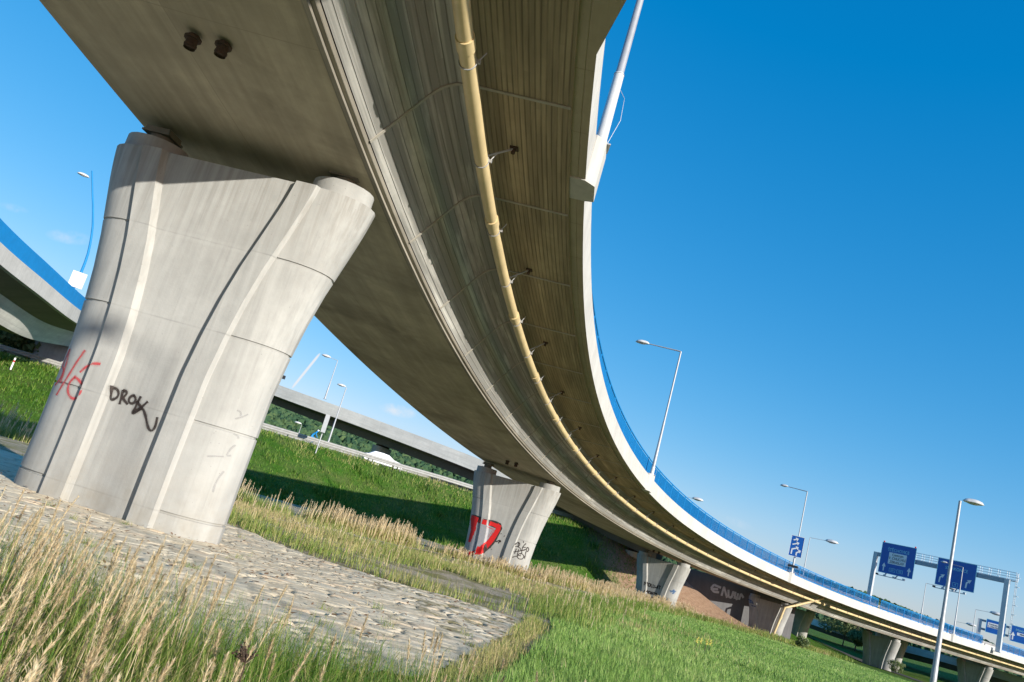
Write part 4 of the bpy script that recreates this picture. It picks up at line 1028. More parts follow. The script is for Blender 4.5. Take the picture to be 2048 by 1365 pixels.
for q, s_ in ((-0.10, '101'), (0.12, '102')):
    m = MB(); a, b = q*w, -h*0.36
    for A_, B_ in (((a-w*0.085, b-h*0.055), (a+w*0.085, b-h*0.055)), ((a+w*0.085, b-h*0.055), (a+w*0.085, b+h*0.055)), ((a+w*0.085, b+h*0.055), (a-w*0.085, b+h*0.055)), ((a-w*0.085, b+h*0.055), (a-w*0.085, b-h*0.055))): thick_line(m, [A_, B_], 0.045, f_, (0, 0, 0), 0.005)
    m.build('route_box', MAT['signcyan'], t); text_mesh(s_, h*0.085, MAT['signcyan'], t, f_, f_[0]*a+f_[1]*b+f_[2]*0.006)
sign_lights(t, f_, w, h)
for q in (-0.46, 0.46):
    m = MB(); m.ball(f_[0]*q*w + f_[1]*(h/2+0.14), 0.13, 8, 5); m.build('red_beacon', MAT['redlens'], t)
t, f_, w, h = sign_board([(1878, 1116), (1955, 1131), (1947, 1185), (1869, 1169)], Rg, Lg, fr, 'blue direction sign with one place name and two bent arrows, behind a lamp post')
text_mesh('STRAKONICE', h*0.155, MAT['signcyan'], t, f_, f_[1]*h*0.19+f_[2]*0.006, sx=0.86)
m = MB()
for q in (-0.36, 0.33): arrow(m, 'right', (q*w, -h*0.22), h*0.36, f_, (0, 0, 0), 0.005)
m.build('arrow', MAT['signwhite'], t)
m = MB(); a, b = 0.02*w, -h*0.37
for A_, B_ in (((a-w*0.07, b-h*0.07), (a+w*0.07, b-h*0.07)), ((a+w*0.07, b-h*0.07), (a+w*0.07, b+h*0.07)), ((a+w*0.07, b+h*0.07), (a-w*0.07, b+h*0.07)), ((a-w*0.07, b+h*0.07), (a-w*0.07, b-h*0.07))): thick_line(m, [A_, B_], 0.045, f_, (0, 0, 0), 0.005)
m.build('route_box', MAT['signcyan'], t); text_mesh('4', h*0.11, MAT['signcyan'], t, f_, f_[0]*a+f_[1]*b+f_[2]*0.006)
sign_lights(t, f_, w, h)
# second gantry farther on
D2 = 185.0; L2 = at(1956, 1270, D2)[:2]; v = ray(2048, 1290) ; R2 = L2 + np.array([0.83, -0.56])*34
zt2 = on_plane(1962, 1238, L2, R2)[2]; fr2 = gantry(R2, L2, zt2, -2.0, 0.5, 'far grey truss sign gantry at the right edge behind the big gantry leg', walk=False, truss=True, leg=0.7)
t, f_, w, h = sign_board([(1974, 1238), (2013, 1248), (2009, 1274), (1970, 1264)], R2, L2, fr2, 'small far blue sign with a white panel, half hidden by the gantry leg')
m = MB(); flat_poly(m, [(-w*0.42, -h*0.10), (w*0.15, -h*0.10), (w*0.15, h*0.28), (-w*0.42, h*0.28)], f_, (0, 0, 0), 0.003, 0.01); m.build('white_panel', MAT['signwhite'], t)
text_mesh('Centrum', h*0.2, MAT['signink'], t, f_, -f_[0]*w*0.13+f_[1]*h*0.16+f_[2]*0.02, sx=0.8)
text_mesh('V. CHUCHLE', h*0.17, MAT['signink'], t, f_, -f_[0]*w*0.13-f_[1]*h*0.02+f_[2]*0.02, sx=0.7)
m = MB(); arrow(m, 'left', (0.36*w, -h*0.05), h*0.5, f_, (0, 0, 0), 0.005); m.build('arrow', MAT['signwhite'], t)
t, f_, w, h = sign_board([(2022, 1250), (2066, 1261), (2062, 1293), (2018, 1281)], R2, L2, fr2, 'far blue sign cut off by the right edge of the photo with one white arrow')
text_mesh('ŠTĚCHOVICE', h*0.15, MAT['signcyan'], t, f_, f_[1]*h*0.25+f_[2]*0.006, sx=0.7)
m = MB(); flat_poly(m, [(-w*0.18, -h*0.06), (w*0.42, -h*0.06), (w*0.42, h*0.12), (-w*0.18, h*0.12)], f_, (0, 0, 0), 0.003, 0.01); m.build('white_panel', MAT['signwhite'], t)
text_mesh('ZBRASLAV', h*0.13, MAT['signink'], t, f_, f_[0]*w*0.12+f_[1]*h*0.03+f_[2]*0.02, sx=0.7)
m = MB(); arrow(m, 'up', (-0.36*w, -h*0.15), h*0.5, f_, (0, 0, 0), 0.005); m.build('arrow', MAT['signwhite'], t)

# ------------------------------------------------------------------ generic curved bridge along a list of points
class Path:
    def __init__(s, pts, ds=1.0):
        P = np.array(pts, float); n = len(P); Q = []
        for i in range(n-1):
            p0 = P[max(i-1, 0)]; p1 = P[i]; p2 = P[i+1]; p3 = P[min(i+2, n-1)]; m = max(2, int(np.linalg.norm(p2-p1)/ds))
            for k in range(m):
                t = k/m; Q.append(0.5*((2*p1)+(-p0+p2)*t+(2*p0-5*p1+4*p2-p3)*t*t+(-p0+3*p1-3*p2+p3)*t**3))
        Q.append(P[-1]); s.Q = np.array(Q)
        s.L = np.concatenate([[0], np.cumsum(np.linalg.norm(np.diff(s.Q[:, :2], axis=0), axis=1))])
    def frame(s, q):
        a = s(q-0.3, 0, 0); b = s(q+0.3, 0, 0); t = b-a; t[2] = 0; t /= np.linalg.norm(t); return np.array([-t[1], t[0], 0]), t
    def pt(s, q): return np.array([np.interp(q, s.L, s.Q[:, k]) for k in range(3)])
    def __call__(s, q, d, h):
        q_ = min(max(q, 0.01), s.L[-1]-0.01); a = s.pt(q_-0.01 if q_ > 0.02 else q_); b = s.pt(q_+0.01 if q_ < s.L[-1]-0.02 else q_); t = (s.pt(min(q_+1, s.L[-1]))-s.pt(max(q_-1, 0))); t[2] = 0; t /= np.linalg.norm(t)
        return s.pt(q_) + np.array([-t[1], t[0], 0])*d + np.array([0, 0, h])
def path_sweep(name, path, prof, mat, t, closed=False, st=1.5):
    sv = np.arange(0, path.L[-1], st); V = []; UV = []
    for s in sv:
        arc = 0; last = None
        for (d, h) in prof:
            if last: arc += math.hypot(d-last[0], h-last[1])
            V.append(path(s, d, h) - np.array(t.location)); UV.append((s, arc)); last = (d, h)
    n = len(prof); Fc = [(i*n+k, i*n+(k+1) % n, (i+1)*n+(k+1) % n, (i+1)*n+k) for i in range(len(sv)-1) for k in range(n if closed else n-1)]
    return np_mesh(name, V, Fc, mat, t, uv=UV)

# overpass crossing behind: pale parapet over a dark underside
a0 = at(549, 767, 104); a1 = at(963, 920, 88)
vdir = (a1-a0)/np.linalg.norm((a1-a0)[:2])
op = Path([a0 - vdir*60 + [0, 14, 1.5], a0 - vdir*25 + [0, 2.5, 0.3], a0, (a0+a1)/2 + [0, 0, 0.12], a1, a1 + vdir*12 - [0, 0, 0.35], a1 + vdir*22 - [0, 0, 0.8]])
t = empty('overpass', tuple(op(60, 0, 0)), 'straight grey concrete overpass with a panelled parapet crossing behind the first two piers', 'overpass')
path_sweep('parapet', op, [(0.12, 0), (-0.0, -0.02), (-0.0, -1.45), (0.35, -1.47)], MAT['oconc'], t)
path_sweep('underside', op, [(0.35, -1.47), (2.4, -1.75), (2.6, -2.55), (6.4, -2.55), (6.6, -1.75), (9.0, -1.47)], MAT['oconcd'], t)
path_sweep('far_parapet', op, [(9.0, -1.47), (9.35, -1.45), (9.35, 0.0), (9.1, 0.0), (9.1, -0.9)], MAT['oconc'], t)
path_sweep('carriageway', op, [(0.14, -0.9), (9.1, -0.9)], MAT['asphalt'], t)
path_sweep('parapet_back', op, [(0.12, 0), (0.2, 0), (0.2, -0.9)], MAT['oconc'], t)
# its pier behind the guardrail
def round_pier(c, zb, zt, w, label, mat, dirv):
    t = empty('bridge_pier', (c[0], c[1], zb), label, 'bridge pier', 'piers of the bridges behind'); V = []; n = 24; zs = np.linspace(0, zt-zb, 12); X = np.append(dirv, 0); Y = np.array([-dirv[1], dirv[0], 0])
    for z in zs:
        q = z/(zt-zb); ww = w*(0.80+0.20*q**2)
        for k in range(n):
            a = 2*math.pi*k/n; cx = math.copysign(abs(math.cos(a))**0.45, math.cos(a)); V.append(X*ww/2*cx + Y*0.75*math.sin(a) + np.array([0, 0, z]))
    Fc = [(i*n+k, i*n+(k+1) % n, (i+1)*n+(k+1) % n, (i+1)*n+k) for i in range(len(zs)-1) for k in range(n)] + [tuple((len(zs)-1)*n+k for k in range(n))]
    o = np_mesh('shaft', V, Fc, mat, t); o.data.polygons.foreach_set('use_smooth', np.ones(len(o.data.polygons), dtype=bool)); o.data.set_sharp_from_angle(angle=R(40))
    m = MB(); m.box((0, 0, zt-zb+0.12), (w*0.5, 0.9, 0.24), np.array([X, Y, [0, 0, 1]])); m.build('bearing', MAT['rust'], t)
    return t
pc = at(762, 900, 98); q = min(np.arange(5, op.L[-1]-5, 0.5), key=lambda s: abs(math.atan2(*op(s, 4.5, 0)[:2]) - math.atan2(pc[0], pc[1])))
pt = op(q, 4.5, 0); round_pier(pt, gz(pt[0], pt[1])-1, pt[2]-2.8, 3.6, 'blocky grey pier under the straight overpass behind the guardrail', MAT['oconc'], op.frame(q)[0][:2]*1.0)
for dq, lb in ((38, 'pier of the straight overpass hidden behind the viaduct soffit'),):
    pt = op(min(q+dq, op.L[-1]-4), 4.5, 0); round_pier(pt, gz(pt[0], pt[1])-1, pt[2]-2.8, 3.6, lb, MAT['oconc'], op.frame(q)[0][:2])
    pt = op(max(q-dq, 4), 4.5, 0); round_pier(pt, gz(pt[0], pt[1])-1, pt[2]-2.8, 3.6, 'pier of the straight overpass hidden behind the giant near pier', MAT['oconc'], op.frame(q)[0][:2])

# left ramp with the solid blue screen
fl = Path([at(-330, 160, 39), at(-150, 330, 42), at(0, 484, 50), at(90, 562, 57), at(165, 624, 66), at(215, 650, 80), at(240, 665, 100), at(220, 668, 125), at(190, 668, 160)], 1.0)
t = empty('ramp_bridge', tuple(fl(40, 0, 0)), 'curved ramp bridge at the left edge with a blue screen above a pale edge beam', 'bridge')
FW = 9.5
path_sweep('edge_beam', fl, [(0.5, 0.02), (0.0, 0), (0.0, -0.95), (0.35, -0.97)], MAT['fascia'], t)
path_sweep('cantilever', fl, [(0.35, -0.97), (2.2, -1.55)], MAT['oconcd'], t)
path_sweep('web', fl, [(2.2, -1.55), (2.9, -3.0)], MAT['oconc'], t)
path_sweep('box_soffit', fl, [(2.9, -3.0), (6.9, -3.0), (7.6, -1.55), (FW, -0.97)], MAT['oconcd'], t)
path_sweep('far_edge', fl, [(FW, -0.97), (FW+0.3, -0.95), (FW+0.3, 0)], MAT['fascia'], t)
path_sweep('carriageway', fl, [(0.5, 0.0), (FW+0.3, -0.02)], MAT['asphalt'], t)
path_sweep('blue_screen', fl, [(0.12, 0.0), (0.10, 1.0), (0.13, 1.03), (0.16, 1.0), (0.17, 0.02)], MAT['bluerail'], t)
m = MB()
for q in np.arange(2, fl.L[-1]-2, 2.0): m.box(fl(q, 0.20, 0.48) - np.array(t.location), (0.05, 0.05, 0.94))
m.build('screen_posts', MAT['bluerail'], t)
for q in (52, 60):
    m = MB(); A = fl(q, 0.5, -1.05); B = fl(q+1.4, 0.6, -1.1); m.tube([A, A-[0, 0, 0.25], B-[0, 0, 0.25], B], 0.03, 6); o = m.build('hanging_bracket', MAT['rust'], t, False, np.array(t.location))
for u_, lb in ((100, 'dark pier of the left ramp just left of the giant near pier'),):
    k = min(np.arange(20, fl.L[-1]-5, 0.5), key=lambda s: abs(math.atan2(*fl(s, 4.9, 0)[:2]) - math.atan2(*ray(u_, 720)[:2])) + (1 if s < 40 else 0)); pt = fl(k, 4.9, 0)
    round_pier(pt, gz(pt[0], pt[1])-1, pt[2]-3.2, 4.0, lb, MAT['pier'], fl.frame(k)[0][:2])
    pt = fl(8, 4.9, 0); round_pier(pt, gz(pt[0], pt[1])-1, pt[2]-3.2, 4.0, 'pier of the left ramp outside the left edge of the photo', MAT['pier'], fl.frame(8)[0][:2])

fb = Path([at(1560, 1215, 205), at(1700, 1262, 190), at(1850, 1300, 178), at(1960, 1330, 170), at(2080, 1366, 160)], 2.0)
t = empty('low_bridge', tuple(fb(40, 0, 0)), 'low pale bridge far behind the piers at the lower right corner', 'bridge')
path_sweep('parapet', fb, [(0.1, 0), (0.0, 0), (0.0, -1.3), (0.4, -1.32)], MAT['oconc'], t)
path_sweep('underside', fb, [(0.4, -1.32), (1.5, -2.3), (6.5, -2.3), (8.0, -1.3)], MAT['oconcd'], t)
path_sweep('carriageway', fb, [(0.1, 0.0), (0.15, -0.8), (8.0, -0.8), (8.0, -1.3)], MAT['asphalt'], t)
# ------------------------------------------------------------------ second deck joining on the left, beyond the fourth pier
class Off2:
    def __call__(s, q, d, h): return off(q, d, h)
def deck2():
    t = empty('slip_road_deck', off(95, 15, 0), 'second concrete deck running beside the low far stretch of the viaduct', 'viaduct'); org = np.array(t.location)
    sv = svals(84, 232, 2)
    for nm, pr, mt in (('box_soffit', [(9.9, -0.6), (12.2, -1.5), (17.2, -1.5), (19.8, -0.6)], MAT['soffit']), ('far_side', [(19.8, -0.6), (20.8, 0.0), (20.8, 1.6), (20.5, 1.6), (20.5, 0.6)], MAT['fascia']), ('carriageway', [(9.45, 0.66), (20.5, 0.62)], MAT['asphalt']), ('near_side', [(9.45, 0.66), (9.6, -0.4), (9.9, -0.6)], MAT['fascia'])):
        o = sweep(nm, pr, sv, mt, None, False); o.parent = t; o.location = tuple(-org)
deck2()
for s, lb in ((95.0, 'dark shaded pier of the second deck with black marks, right of the bare earth mound'), (121, 'dark shaded pier of the second deck behind the tall lamp post foot'), (150, 'far shaded pier of the second deck near the right edge')):
    A, n, td = sec(s); C0 = A + n*14.8; zt_ = off(s, 14.8, -1.5)[2]-0.35
    def bp(s=s, lb=lb, C0=C0, n=n, td=td, zt_=zt_):
        t = empty('bridge_pier', (C0[0], C0[1], gz(C0[0], C0[1])-0.6), lb, 'bridge pier', 'piers of the second deck', rz=-math.atan2(td[0], td[1]))
        for src in PIERREC[6][0].children:
            c = src.copy(); COL.objects.link(c); c.parent = t
            c.scale = (1, 1, (zt_ - t.location[2])/(PIERREC[6][4]-PIERREC[6][5]))
    bp()

# abutment wall with bubble letters behind the earth mound
def abutment():
    A = at(1375, 1125, 96); B = at(1500, 1170, 101); A[2] = B[2] = 0; X = (B-A); L_ = np.linalg.norm(X); X /= L_; Zf = np.array([X[1], -X[0], 0]); Zf = Zf if Zf @ A < 0 else -Zf
    t = empty('abutment_wall', (A[0], A[1], -5), 'shaded concrete abutment wall with pale bubble letter graffiti behind the earth mound', 'wall'); org = np.array([A[0], A[1], -5.0])
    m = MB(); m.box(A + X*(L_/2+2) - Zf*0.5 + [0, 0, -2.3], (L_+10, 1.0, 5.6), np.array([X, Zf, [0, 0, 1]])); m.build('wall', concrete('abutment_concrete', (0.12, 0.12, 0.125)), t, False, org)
    m = MB()
    for strokes in [[(1442, 1176), (1428, 1170), (1422, 1177), (1428, 1184), (1438, 1185)], [(1424, 1178), (1436, 1179)], [(1443, 1192), (1448, 1174), (1454, 1196)], [(1457, 1180), (1457, 1194), (1463, 1196), (1467, 1183)], [(1471, 1184), (1469, 1198)], [(1466, 1186), (1474, 1200), (1476, 1187)], [(1478, 1200), (1482, 1188), (1487, 1196)]]:
        P = [on_plane(u, v, A+Zf*0.02, A+X+Zf*0.02) for u, v in strokes]
        for a, b in zip(P[:-1], P[1:]): m.beam(a, b, 0.26, 0.02, up=Zf)
    if m.v: m.build('bubble_letters', MAT['spraywhite'], t, False, org)
abutment()

# ------------------------------------------------------------------ guardrails, sign, vehicles and cyclist on the bank road
GP = []
for tt_ in np.arange(-70, 39, 4.0):
    x, y = nt2xy(79.8, tt_); GP.append((x, y, gz(x, y)))
steel_guard('guardrail', 'long pale steel guardrail along the top of the grass bank', GP, 0.62, 4.2, 'guardrails on the bank', rail_h=0.42)
GP2 = [(nt2xy(91.4, t_)[0], nt2xy(91.4, t_)[1], gz(*nt2xy(91.4, t_))) for t_ in np.arange(-70, 39, 4.0)]
steel_guard('guardrail', 'farther guardrail on the other side of the bank road', GP2, 0.62, 4.2, 'guardrails on the bank', rail_h=0.36)
# narrow sign on posts
B = at(636, 892, 77.0); B[2] = gz(B[0], B[1]); T = at(654, 828, 77.0)
t = empty('traffic_sign', B, 'narrow tall pale sign seen edge on beside the lamp on the bank', 'sign'); u_ = ray(640, 860); X = np.array([u_[1], -u_[0], 0])
m = MB(); m.tube([(0, 0, 0), (0, 0, T[2]-B[2]-0.2)], 0.06, 8); m.build('post', MAT['steel'], t, True)
m = MB(); m.box((0, 0.0, T[2]-B[2]-0.95), (0.42, 0.9, 1.75), np.array([X, [u_[0], u_[1], 0], [0, 0, 1]])*1.0); m.build('plate', MAT['steel'], t)
# dark headed lamp/camera mast just right of the near pier
B = at(545, 783, 90); T = at(557, 752, 90); t = empty('floodlight_mast', B, 'short mast with a dark floodlight next to the right edge of the giant pier', 'floodlight')
m = MB(); m.tube([(0, 0, -0.3), (T[0]-B[0], T[1]-B[1], T[2]-B[2])], 0.06, 6); m.build('mast', MAT['grey'], t); m = MB(); m.box((T[0]-B[0]+0.2, T[1]-B[1], T[2]-B[2]), (1.1, 0.4, 0.38)); m.build('lamp_head', MAT['black'], t)
def car(pos, heading, label, L=4.2, W=1.72, H=1.36):
    t = empty('car', pos, label, 'car', 'white cars on the bank road'); f = np.array([math.sin(heading), math.cos(heading), 0]); s = np.array([f[1], -f[0], 0]); u = np.array([0, 0, 1.0])
    prof = [(-0.50, 0.22), (-0.50, 0.60), (-0.47, 0.66), (-0.40, 0.68), (-0.26, 0.98), (-0.05, 1.0), (0.10, 0.96), (0.25, 0.70), (0.44, 0.60), (0.49, 0.50), (0.50, 0.24), (0.40, 0.18), (-0.42, 0.18)]
    V = []; ws = []
    n = len(prof); 
    for k, off_ in enumerate((-0.5, -0.46, 0.46, 0.5)):
        for (a, h) in prof:
            tuck = 0.84 if h > 0.7 else 1.0; sc_ = 1.0 if k in (1, 2) else 0.975
            V.append(f*a*L*sc_ + s*off_*W*tuck + u*h*H*(1 if k in (1, 2) or h < 0.6 else 0.985))
    m = MB(); m.add(V, [(i*n+k, i*n+(k+1) % n, (i+1)*n+(k+1) % n, (i+1)*n+k) for i in range(3) for k in range(n)] + [tuple(range(n))[::-1], tuple(3*n+k for k in range(n))]); m.build('body', MAT['carwhite'], t, True)
    for sg in (-1, 1):
        m = MB(); q = [(-0.38, 0.66), (-0.26, 0.93), (-0.05, 0.955), (0.09, 0.91), (0.23, 0.66)]; V = [f*a*L + s*sg*(W*0.5*0.84+0.012 + (0.965-h)*0.30*0) + u*h*H for a, h in q]; V += [v_ - s*sg*0.02 for v_ in V]
        m.add(V, [(0,1,2,3,4), (9,8,7,6,5)] + [(i, (i+1) % 5, 5+(i+1) % 5, 5+i) for i in range(5)]); m.build('side_window', MAT['carglass'], t)
    for a in (-0.32, 0.32):
        for sg in (-1, 1):
            c = f*a*L + s*sg*W*0.46 + u*0.31; m = MB(); m.tube([c - s*0.11, c + s*0.11], 0.31, 16); w_ = m.build('wheel', MAT['rubber'], t, True); m = MB(); m.tube([c + s*sg*0.112, c + s*sg*0.125], 0.19, 12); m.build('rim', MAT['steel'], w_, True)
    m = MB(); m.box(f*(-0.5*L) + u*0.72 + s*0.6, (0.06, 0.05, 0.14)); m.build('tail_light', MAT['redlens'], t)
HB = math.atan2(TV[0], TV[1])
def bank_at(u, n_):
    r = ray(u, 900)[:2]; D = n_/(r @ NV); return r*D
c = bank_at(772, 82.6); car((c[0], c[1], gz(c[0], c[1])+0.05), HB, 'white car passing behind the guardrail between the first two piers')
c = bank_at(1118, 82.8); car((c[0], c[1], gz(c[0], c[1])+0.05), HB, 'white car seen behind the guardrail just right of the second pier')
# cyclist
def cyclist(pos, heading):
    f = np.array([math.sin(heading), math.cos(heading), 0]); u = np.array([0, 0, 1.0]); s = np.array([f[1], -f[0], 0])
    t = empty('bicycle', pos, 'dark bicycle ridden by the cyclist behind the guardrail', 'bicycle')
    for a in (-0.52, 0.52):
        m = MB(); c = f*a + u*0.34; m.tube([c + 0.33*(math.cos(q)*f + math.sin(q)*u) for q in np.linspace(0, 2*math.pi, 21)], 0.02, 6, False); m.build('wheel', MAT['rubber'], t)
    m = MB(); bb = u*0.28; st_ = -f*0.18+u*0.85; hd_ = f*0.40+u*0.85; rw = -f*0.52+u*0.34; fw = f*0.52+u*0.34
    for a, b in ((bb, st_), (bb, hd_), (st_*0.9, hd_), (bb, rw), (rw, st_*0.9), (hd_, fw)): m.tube([a, b], 0.018, 6)
    m.tube([hd_+u*0.1-s*0.22, hd_+u*0.1+s*0.22], 0.014, 6); m.box(st_+u*0.05, (0.12, 0.22, 0.05)); m.build('frame', MAT['black'], t)
    p = empty('person', pos, 'cyclist in a blue jersey leaning forward on a bicycle on the bank road', 'person')
    me = bpy.data.meshes.new('body'); J = {'pel': (-0.18, 0, 0.95), 'sp': (-0.05, 0, 1.15), 'ch': (0.12, 0, 1.36), 'nk': (0.22, 0, 1.47), 'hd': (0.30, 0, 1.58), 'top': (0.33, 0, 1.68)}
    vs = []; idx = {}; ed = []; rad = []
    def av(k, p_, r_): idx[k] = len(vs); vs.append(f*p_[0]+s*p_[1]+u*p_[2]); rad.append(r_)
    for k, r_ in (('pel', 0.14), ('sp', 0.13), ('ch', 0.15), ('nk', 0.06), ('hd', 0.10), ('top', 0.075)): av(k, J[k], r_)
    ed += [(0, 1), (1, 2), (2, 3), (3, 4), (4, 5)]
    for sg, kn, ft in ((-1, (0.22, 0.88), (0.05, 0.46)), (1, (0.18, 0.66), (-0.05, 0.14))):
        for k, p_, r_ in (('sh', (0.14, 0.17*sg, 1.38), 0.06), ('el', (0.28, 0.23*sg, 1.14), 0.042), ('wr', (0.42, 0.20*sg, 0.98), 0.032), ('ha', (0.47, 0.20*sg, 0.955), 0.035)): av(k+str(sg), p_, r_)
        ed += [(idx['ch'], idx['sh'+str(sg)]), (idx['sh'+str(sg)], idx['el'+str(sg)]), (idx['el'+str(sg)], idx['wr'+str(sg)]), (idx['wr'+str(sg)], idx['ha'+str(sg)])]
        for k, p_, r_ in (('hp', (-0.16, 0.09*sg, 0.90), 0.10), ('kn', (kn[0], 0.10*sg, kn[1]), 0.06), ('an', (ft[0], 0.10*sg, ft[1]), 0.04), ('to', (ft[0]+0.17, 0.10*sg, ft[1]-0.05), 0.035)): av(k+str(sg), p_, r_)
        ed += [(0, idx['hp'+str(sg)]), (idx['hp'+str(sg)], idx['kn'+str(sg)]), (idx['kn'+str(sg)], idx['an'+str(sg)]), (idx['an'+str(sg)], idx['to'+str(sg)])]
    me.from_pydata([tuple(v_) for v_ in vs], ed, []); o = bpy.data.objects.new('body', me); COL.objects.link(o); o.parent = p; me.materials.append(MAT['bluerail'])
    sk = o.modifiers.new('skin', 'SKIN'); 
    for i, v_ in enumerate(me.skin_vertices[0].data): v_.radius = (rad[i], rad[i]); v_.use_root = (i == 0)
    ss = o.modifiers.new('sub', 'SUBSURF'); ss.levels = 1; ss.render_levels = 1
    m = MB(); m.ball(f*0.32+u*1.66, (0.12, 0.10, 0.09), 10, 6, np.array([f, s, u])); m.build('helmet', MAT['carwhite'], p, True)
c = bank_at(617, 81.6); cyclist((c[0], c[1], gz(c[0], c[1])+0.06), HB)
# marker post with red and white cap at the left
c = at(31, 716, 74); zc = gz(c[0], c[1]); t = empty('marker_post', (c[0], c[1], zc), 'small red and white marker post on the bank at the left edge', 'marker post')
m = MB(); m.tube([(0, 0, 0), (0, 0, 1.0)], 0.07, 10); m.build('post', MAT['signwhite'], t, True); m = MB(); m.tube([(0, 0, 0.65), (0, 0, 0.8)], 0.075, 10); m.build('red_band', MAT['redlens'], t, True)

# ------------------------------------------------------------------ far wooded hill, trees and bushes
def hill():
    az = np.radians(np.arange(-75, 75, 0.25)); 
    def hh(a):
        d = np.degrees(a); return np.interp(d, [-75, -40, -25, -10, 0, 10, 20, 27, 31, 34, 37, 75], [20, 34, 43, 42, 38, 32, 26, 21, 15, 9, 2, 0])
    rings = [(560, -8), (600, 0.30), (640, 0.62), (690, 0.88), (750, 1.0), (900, 0.9), (1100, 0.3)]
    V = []; 
    for (r_, k) in rings:
        for a in az: V.append((r_*math.sin(a), r_*math.cos(a), -10 if k == -8 else -6 + (hh(a)+6)*k + 2*math.sin(a*40+r_)*k*0.5))
    n = len(az); Fc = [(i*n+k, i*n+k+1, (i+1)*n+k+1, (i+1)*n+k) for i in range(len(rings)-1) for k in range(n-1)]
    o = np_mesh('hill', V, Fc, plain('hill_forest_floor', (0.03, 0.06, 0.022), 0.95, 0, 0.3, 0.05), smooth=True); tag(o, kind='structure')
    # wood on the hill: many small crowns, one mass
    N = 15000; a = rng.uniform(math.radians(-42), math.radians(40), N); q = rng.uniform(0, 1, N)**0.8; r_ = 575 + q*190
    kk = np.interp(r_, [560, 600, 640, 690, 750, 900], [-0.1, 0.30, 0.62, 0.88, 1.0, 0.95]); z = -6 + (hh(a)+6)*kk
    sz = rng.uniform(2.0, 3.8, N)*np.where(z > -2, 1, 0.7)
    ico = bmesh.new(); bmesh.ops.create_icosphere(ico, subdivisions=2, radius=1.0); iv = np.array([v.co[:] for v in ico.verts]); ifc = np.array([[v.index for v in f.verts] for f in ico.faces]); ico.free()
    c = np.stack([r_*np.sin(a), r_*np.cos(a), z], 1)
    jit = 1 + 0.28*rng.standard_normal((N, len(iv), 1)).clip(-1.2, 1.2)
    V = c[:, None, :] + iv[None]*jit*sz[:, None, None]*np.array([1, 1, 1.15])
    Fq = (ifc[None] + (np.arange(N)*len(iv))[:, None, None]).reshape(-1, 3)
    tint = np.repeat(rng.uniform(0, 1, N), len(iv))
    m = bladesmat('far_wood', [(0.0, (0.022, 0.060, 0.028)), (0.5, (0.040, 0.085, 0.036)), (1.0, (0.075, 0.12, 0.045))], 0.0, 0.9)
    o = np_mesh('forest', V.reshape(-1, 3), Fq, m, attrs=dict(tint=tint)); tag(o, 'dense green wood covering the far hill behind the bridges', 'forest', kind='stuff')
hill()
def tree(name, x, y, h, cr, label, n=2200, leaf=0.28, seed=1, group=None, trunk=0.3, cat='tree'):
    g = gz(x, y); r_ = np.random.default_rng(seed); t = empty(name, (x, y, g), label, cat, group)
    m = MB(); m.tube([(0, 0, -0.2), (0.05*h*0.3, 0, h*0.25), (0, 0.03*h, h*0.6)], [trunk*0.5, trunk*0.36, trunk*0.12], 8)
    cl = []
    for k in range(12):
        a = r_.uniform(0, 6.28); rr = cr*r_.uniform(0.25, 0.8); zz = h*r_.uniform(0.30, 0.92); e = np.array([rr*math.cos(a), rr*math.sin(a), zz]); cl.append((e, cr*r_.uniform(0.28, 0.48)))
        m.tube([(0, 0, h*r_.uniform(0.15, 0.45)), e*0.6+np.array([0, 0, h*0.15]), e], [trunk*0.2, trunk*0.1, 0.02], 6)
    m.build('trunk', MAT['bark'], t, True)
    V = []; T = []
    per = n//len(cl)
    for (e, s_) in cl:
        d = r_.standard_normal((per, 3)); d /= np.linalg.norm(d, axis=1)[:, None]; p = e + d*s_*(r_.uniform(0.3, 1, (per, 1))**0.5)*np.array([1, 1, 0.8]); p[:, 2] = np.maximum(p[:, 2], 0.15)
        A = r_.standard_normal((per, 3)); A /= np.linalg.norm(A, axis=1)[:, None]; B = np.cross(A, d); B /= np.linalg.norm(B, axis=1)[:, None]+1e-9
        L_ = leaf*r_.uniform(0.6, 1.3, (per, 1)); V.append(np.stack([p-A*L_, p+B*L_*0.45, p+A*L_, p-B*L_*0.45], 1)); T.append(np.repeat(r_.uniform(0, 1, per), 4))
    V = np.concatenate(V).reshape(-1, 3); T = np.concatenate(T); Fq = np.arange(len(V)).reshape(-1, 4)
    np_mesh('crown', V, Fq, MAT['leaf'], t, attrs=dict(tint=T)); return t
for (u, v_, D, h, cr, lb, sd) in ((1712, 1285, 182, 11.5, 6.2, 'broad grey green tree under the viaduct left of the bright round ended pier', 3), (1690, 1262, 190, 9.0, 5.0, 'bushy tree close to the dark pier right of the earth mound', 4), (1735, 1305, 176, 6.5, 4.0, 'low bush in front of the broad tree under the viaduct', 5), (15, 690, 95, 5.5, 3.5, 'tree behind the guardrail at the left edge of the photo', 6)):
    p = at(u, v_, D); tree('tree', p[0], p[1], h, cr, lb, 5000, 0.30, sd)
for (u, v_, D, h, cr, lb, sd) in ((1605, 1290, 84, 1.3, 0.8, 'small weed bush at the foot of the downpipe', 11), (1790, 1350, 112, 1.5, 1.0, 'scrubby bush at the foot of the bright round ended pier', 12)):
    p = at(u, v_, D); tree('bush', p[0], p[1], h, cr, lb, 900, 0.11, sd, trunk=0.06, cat='bush')

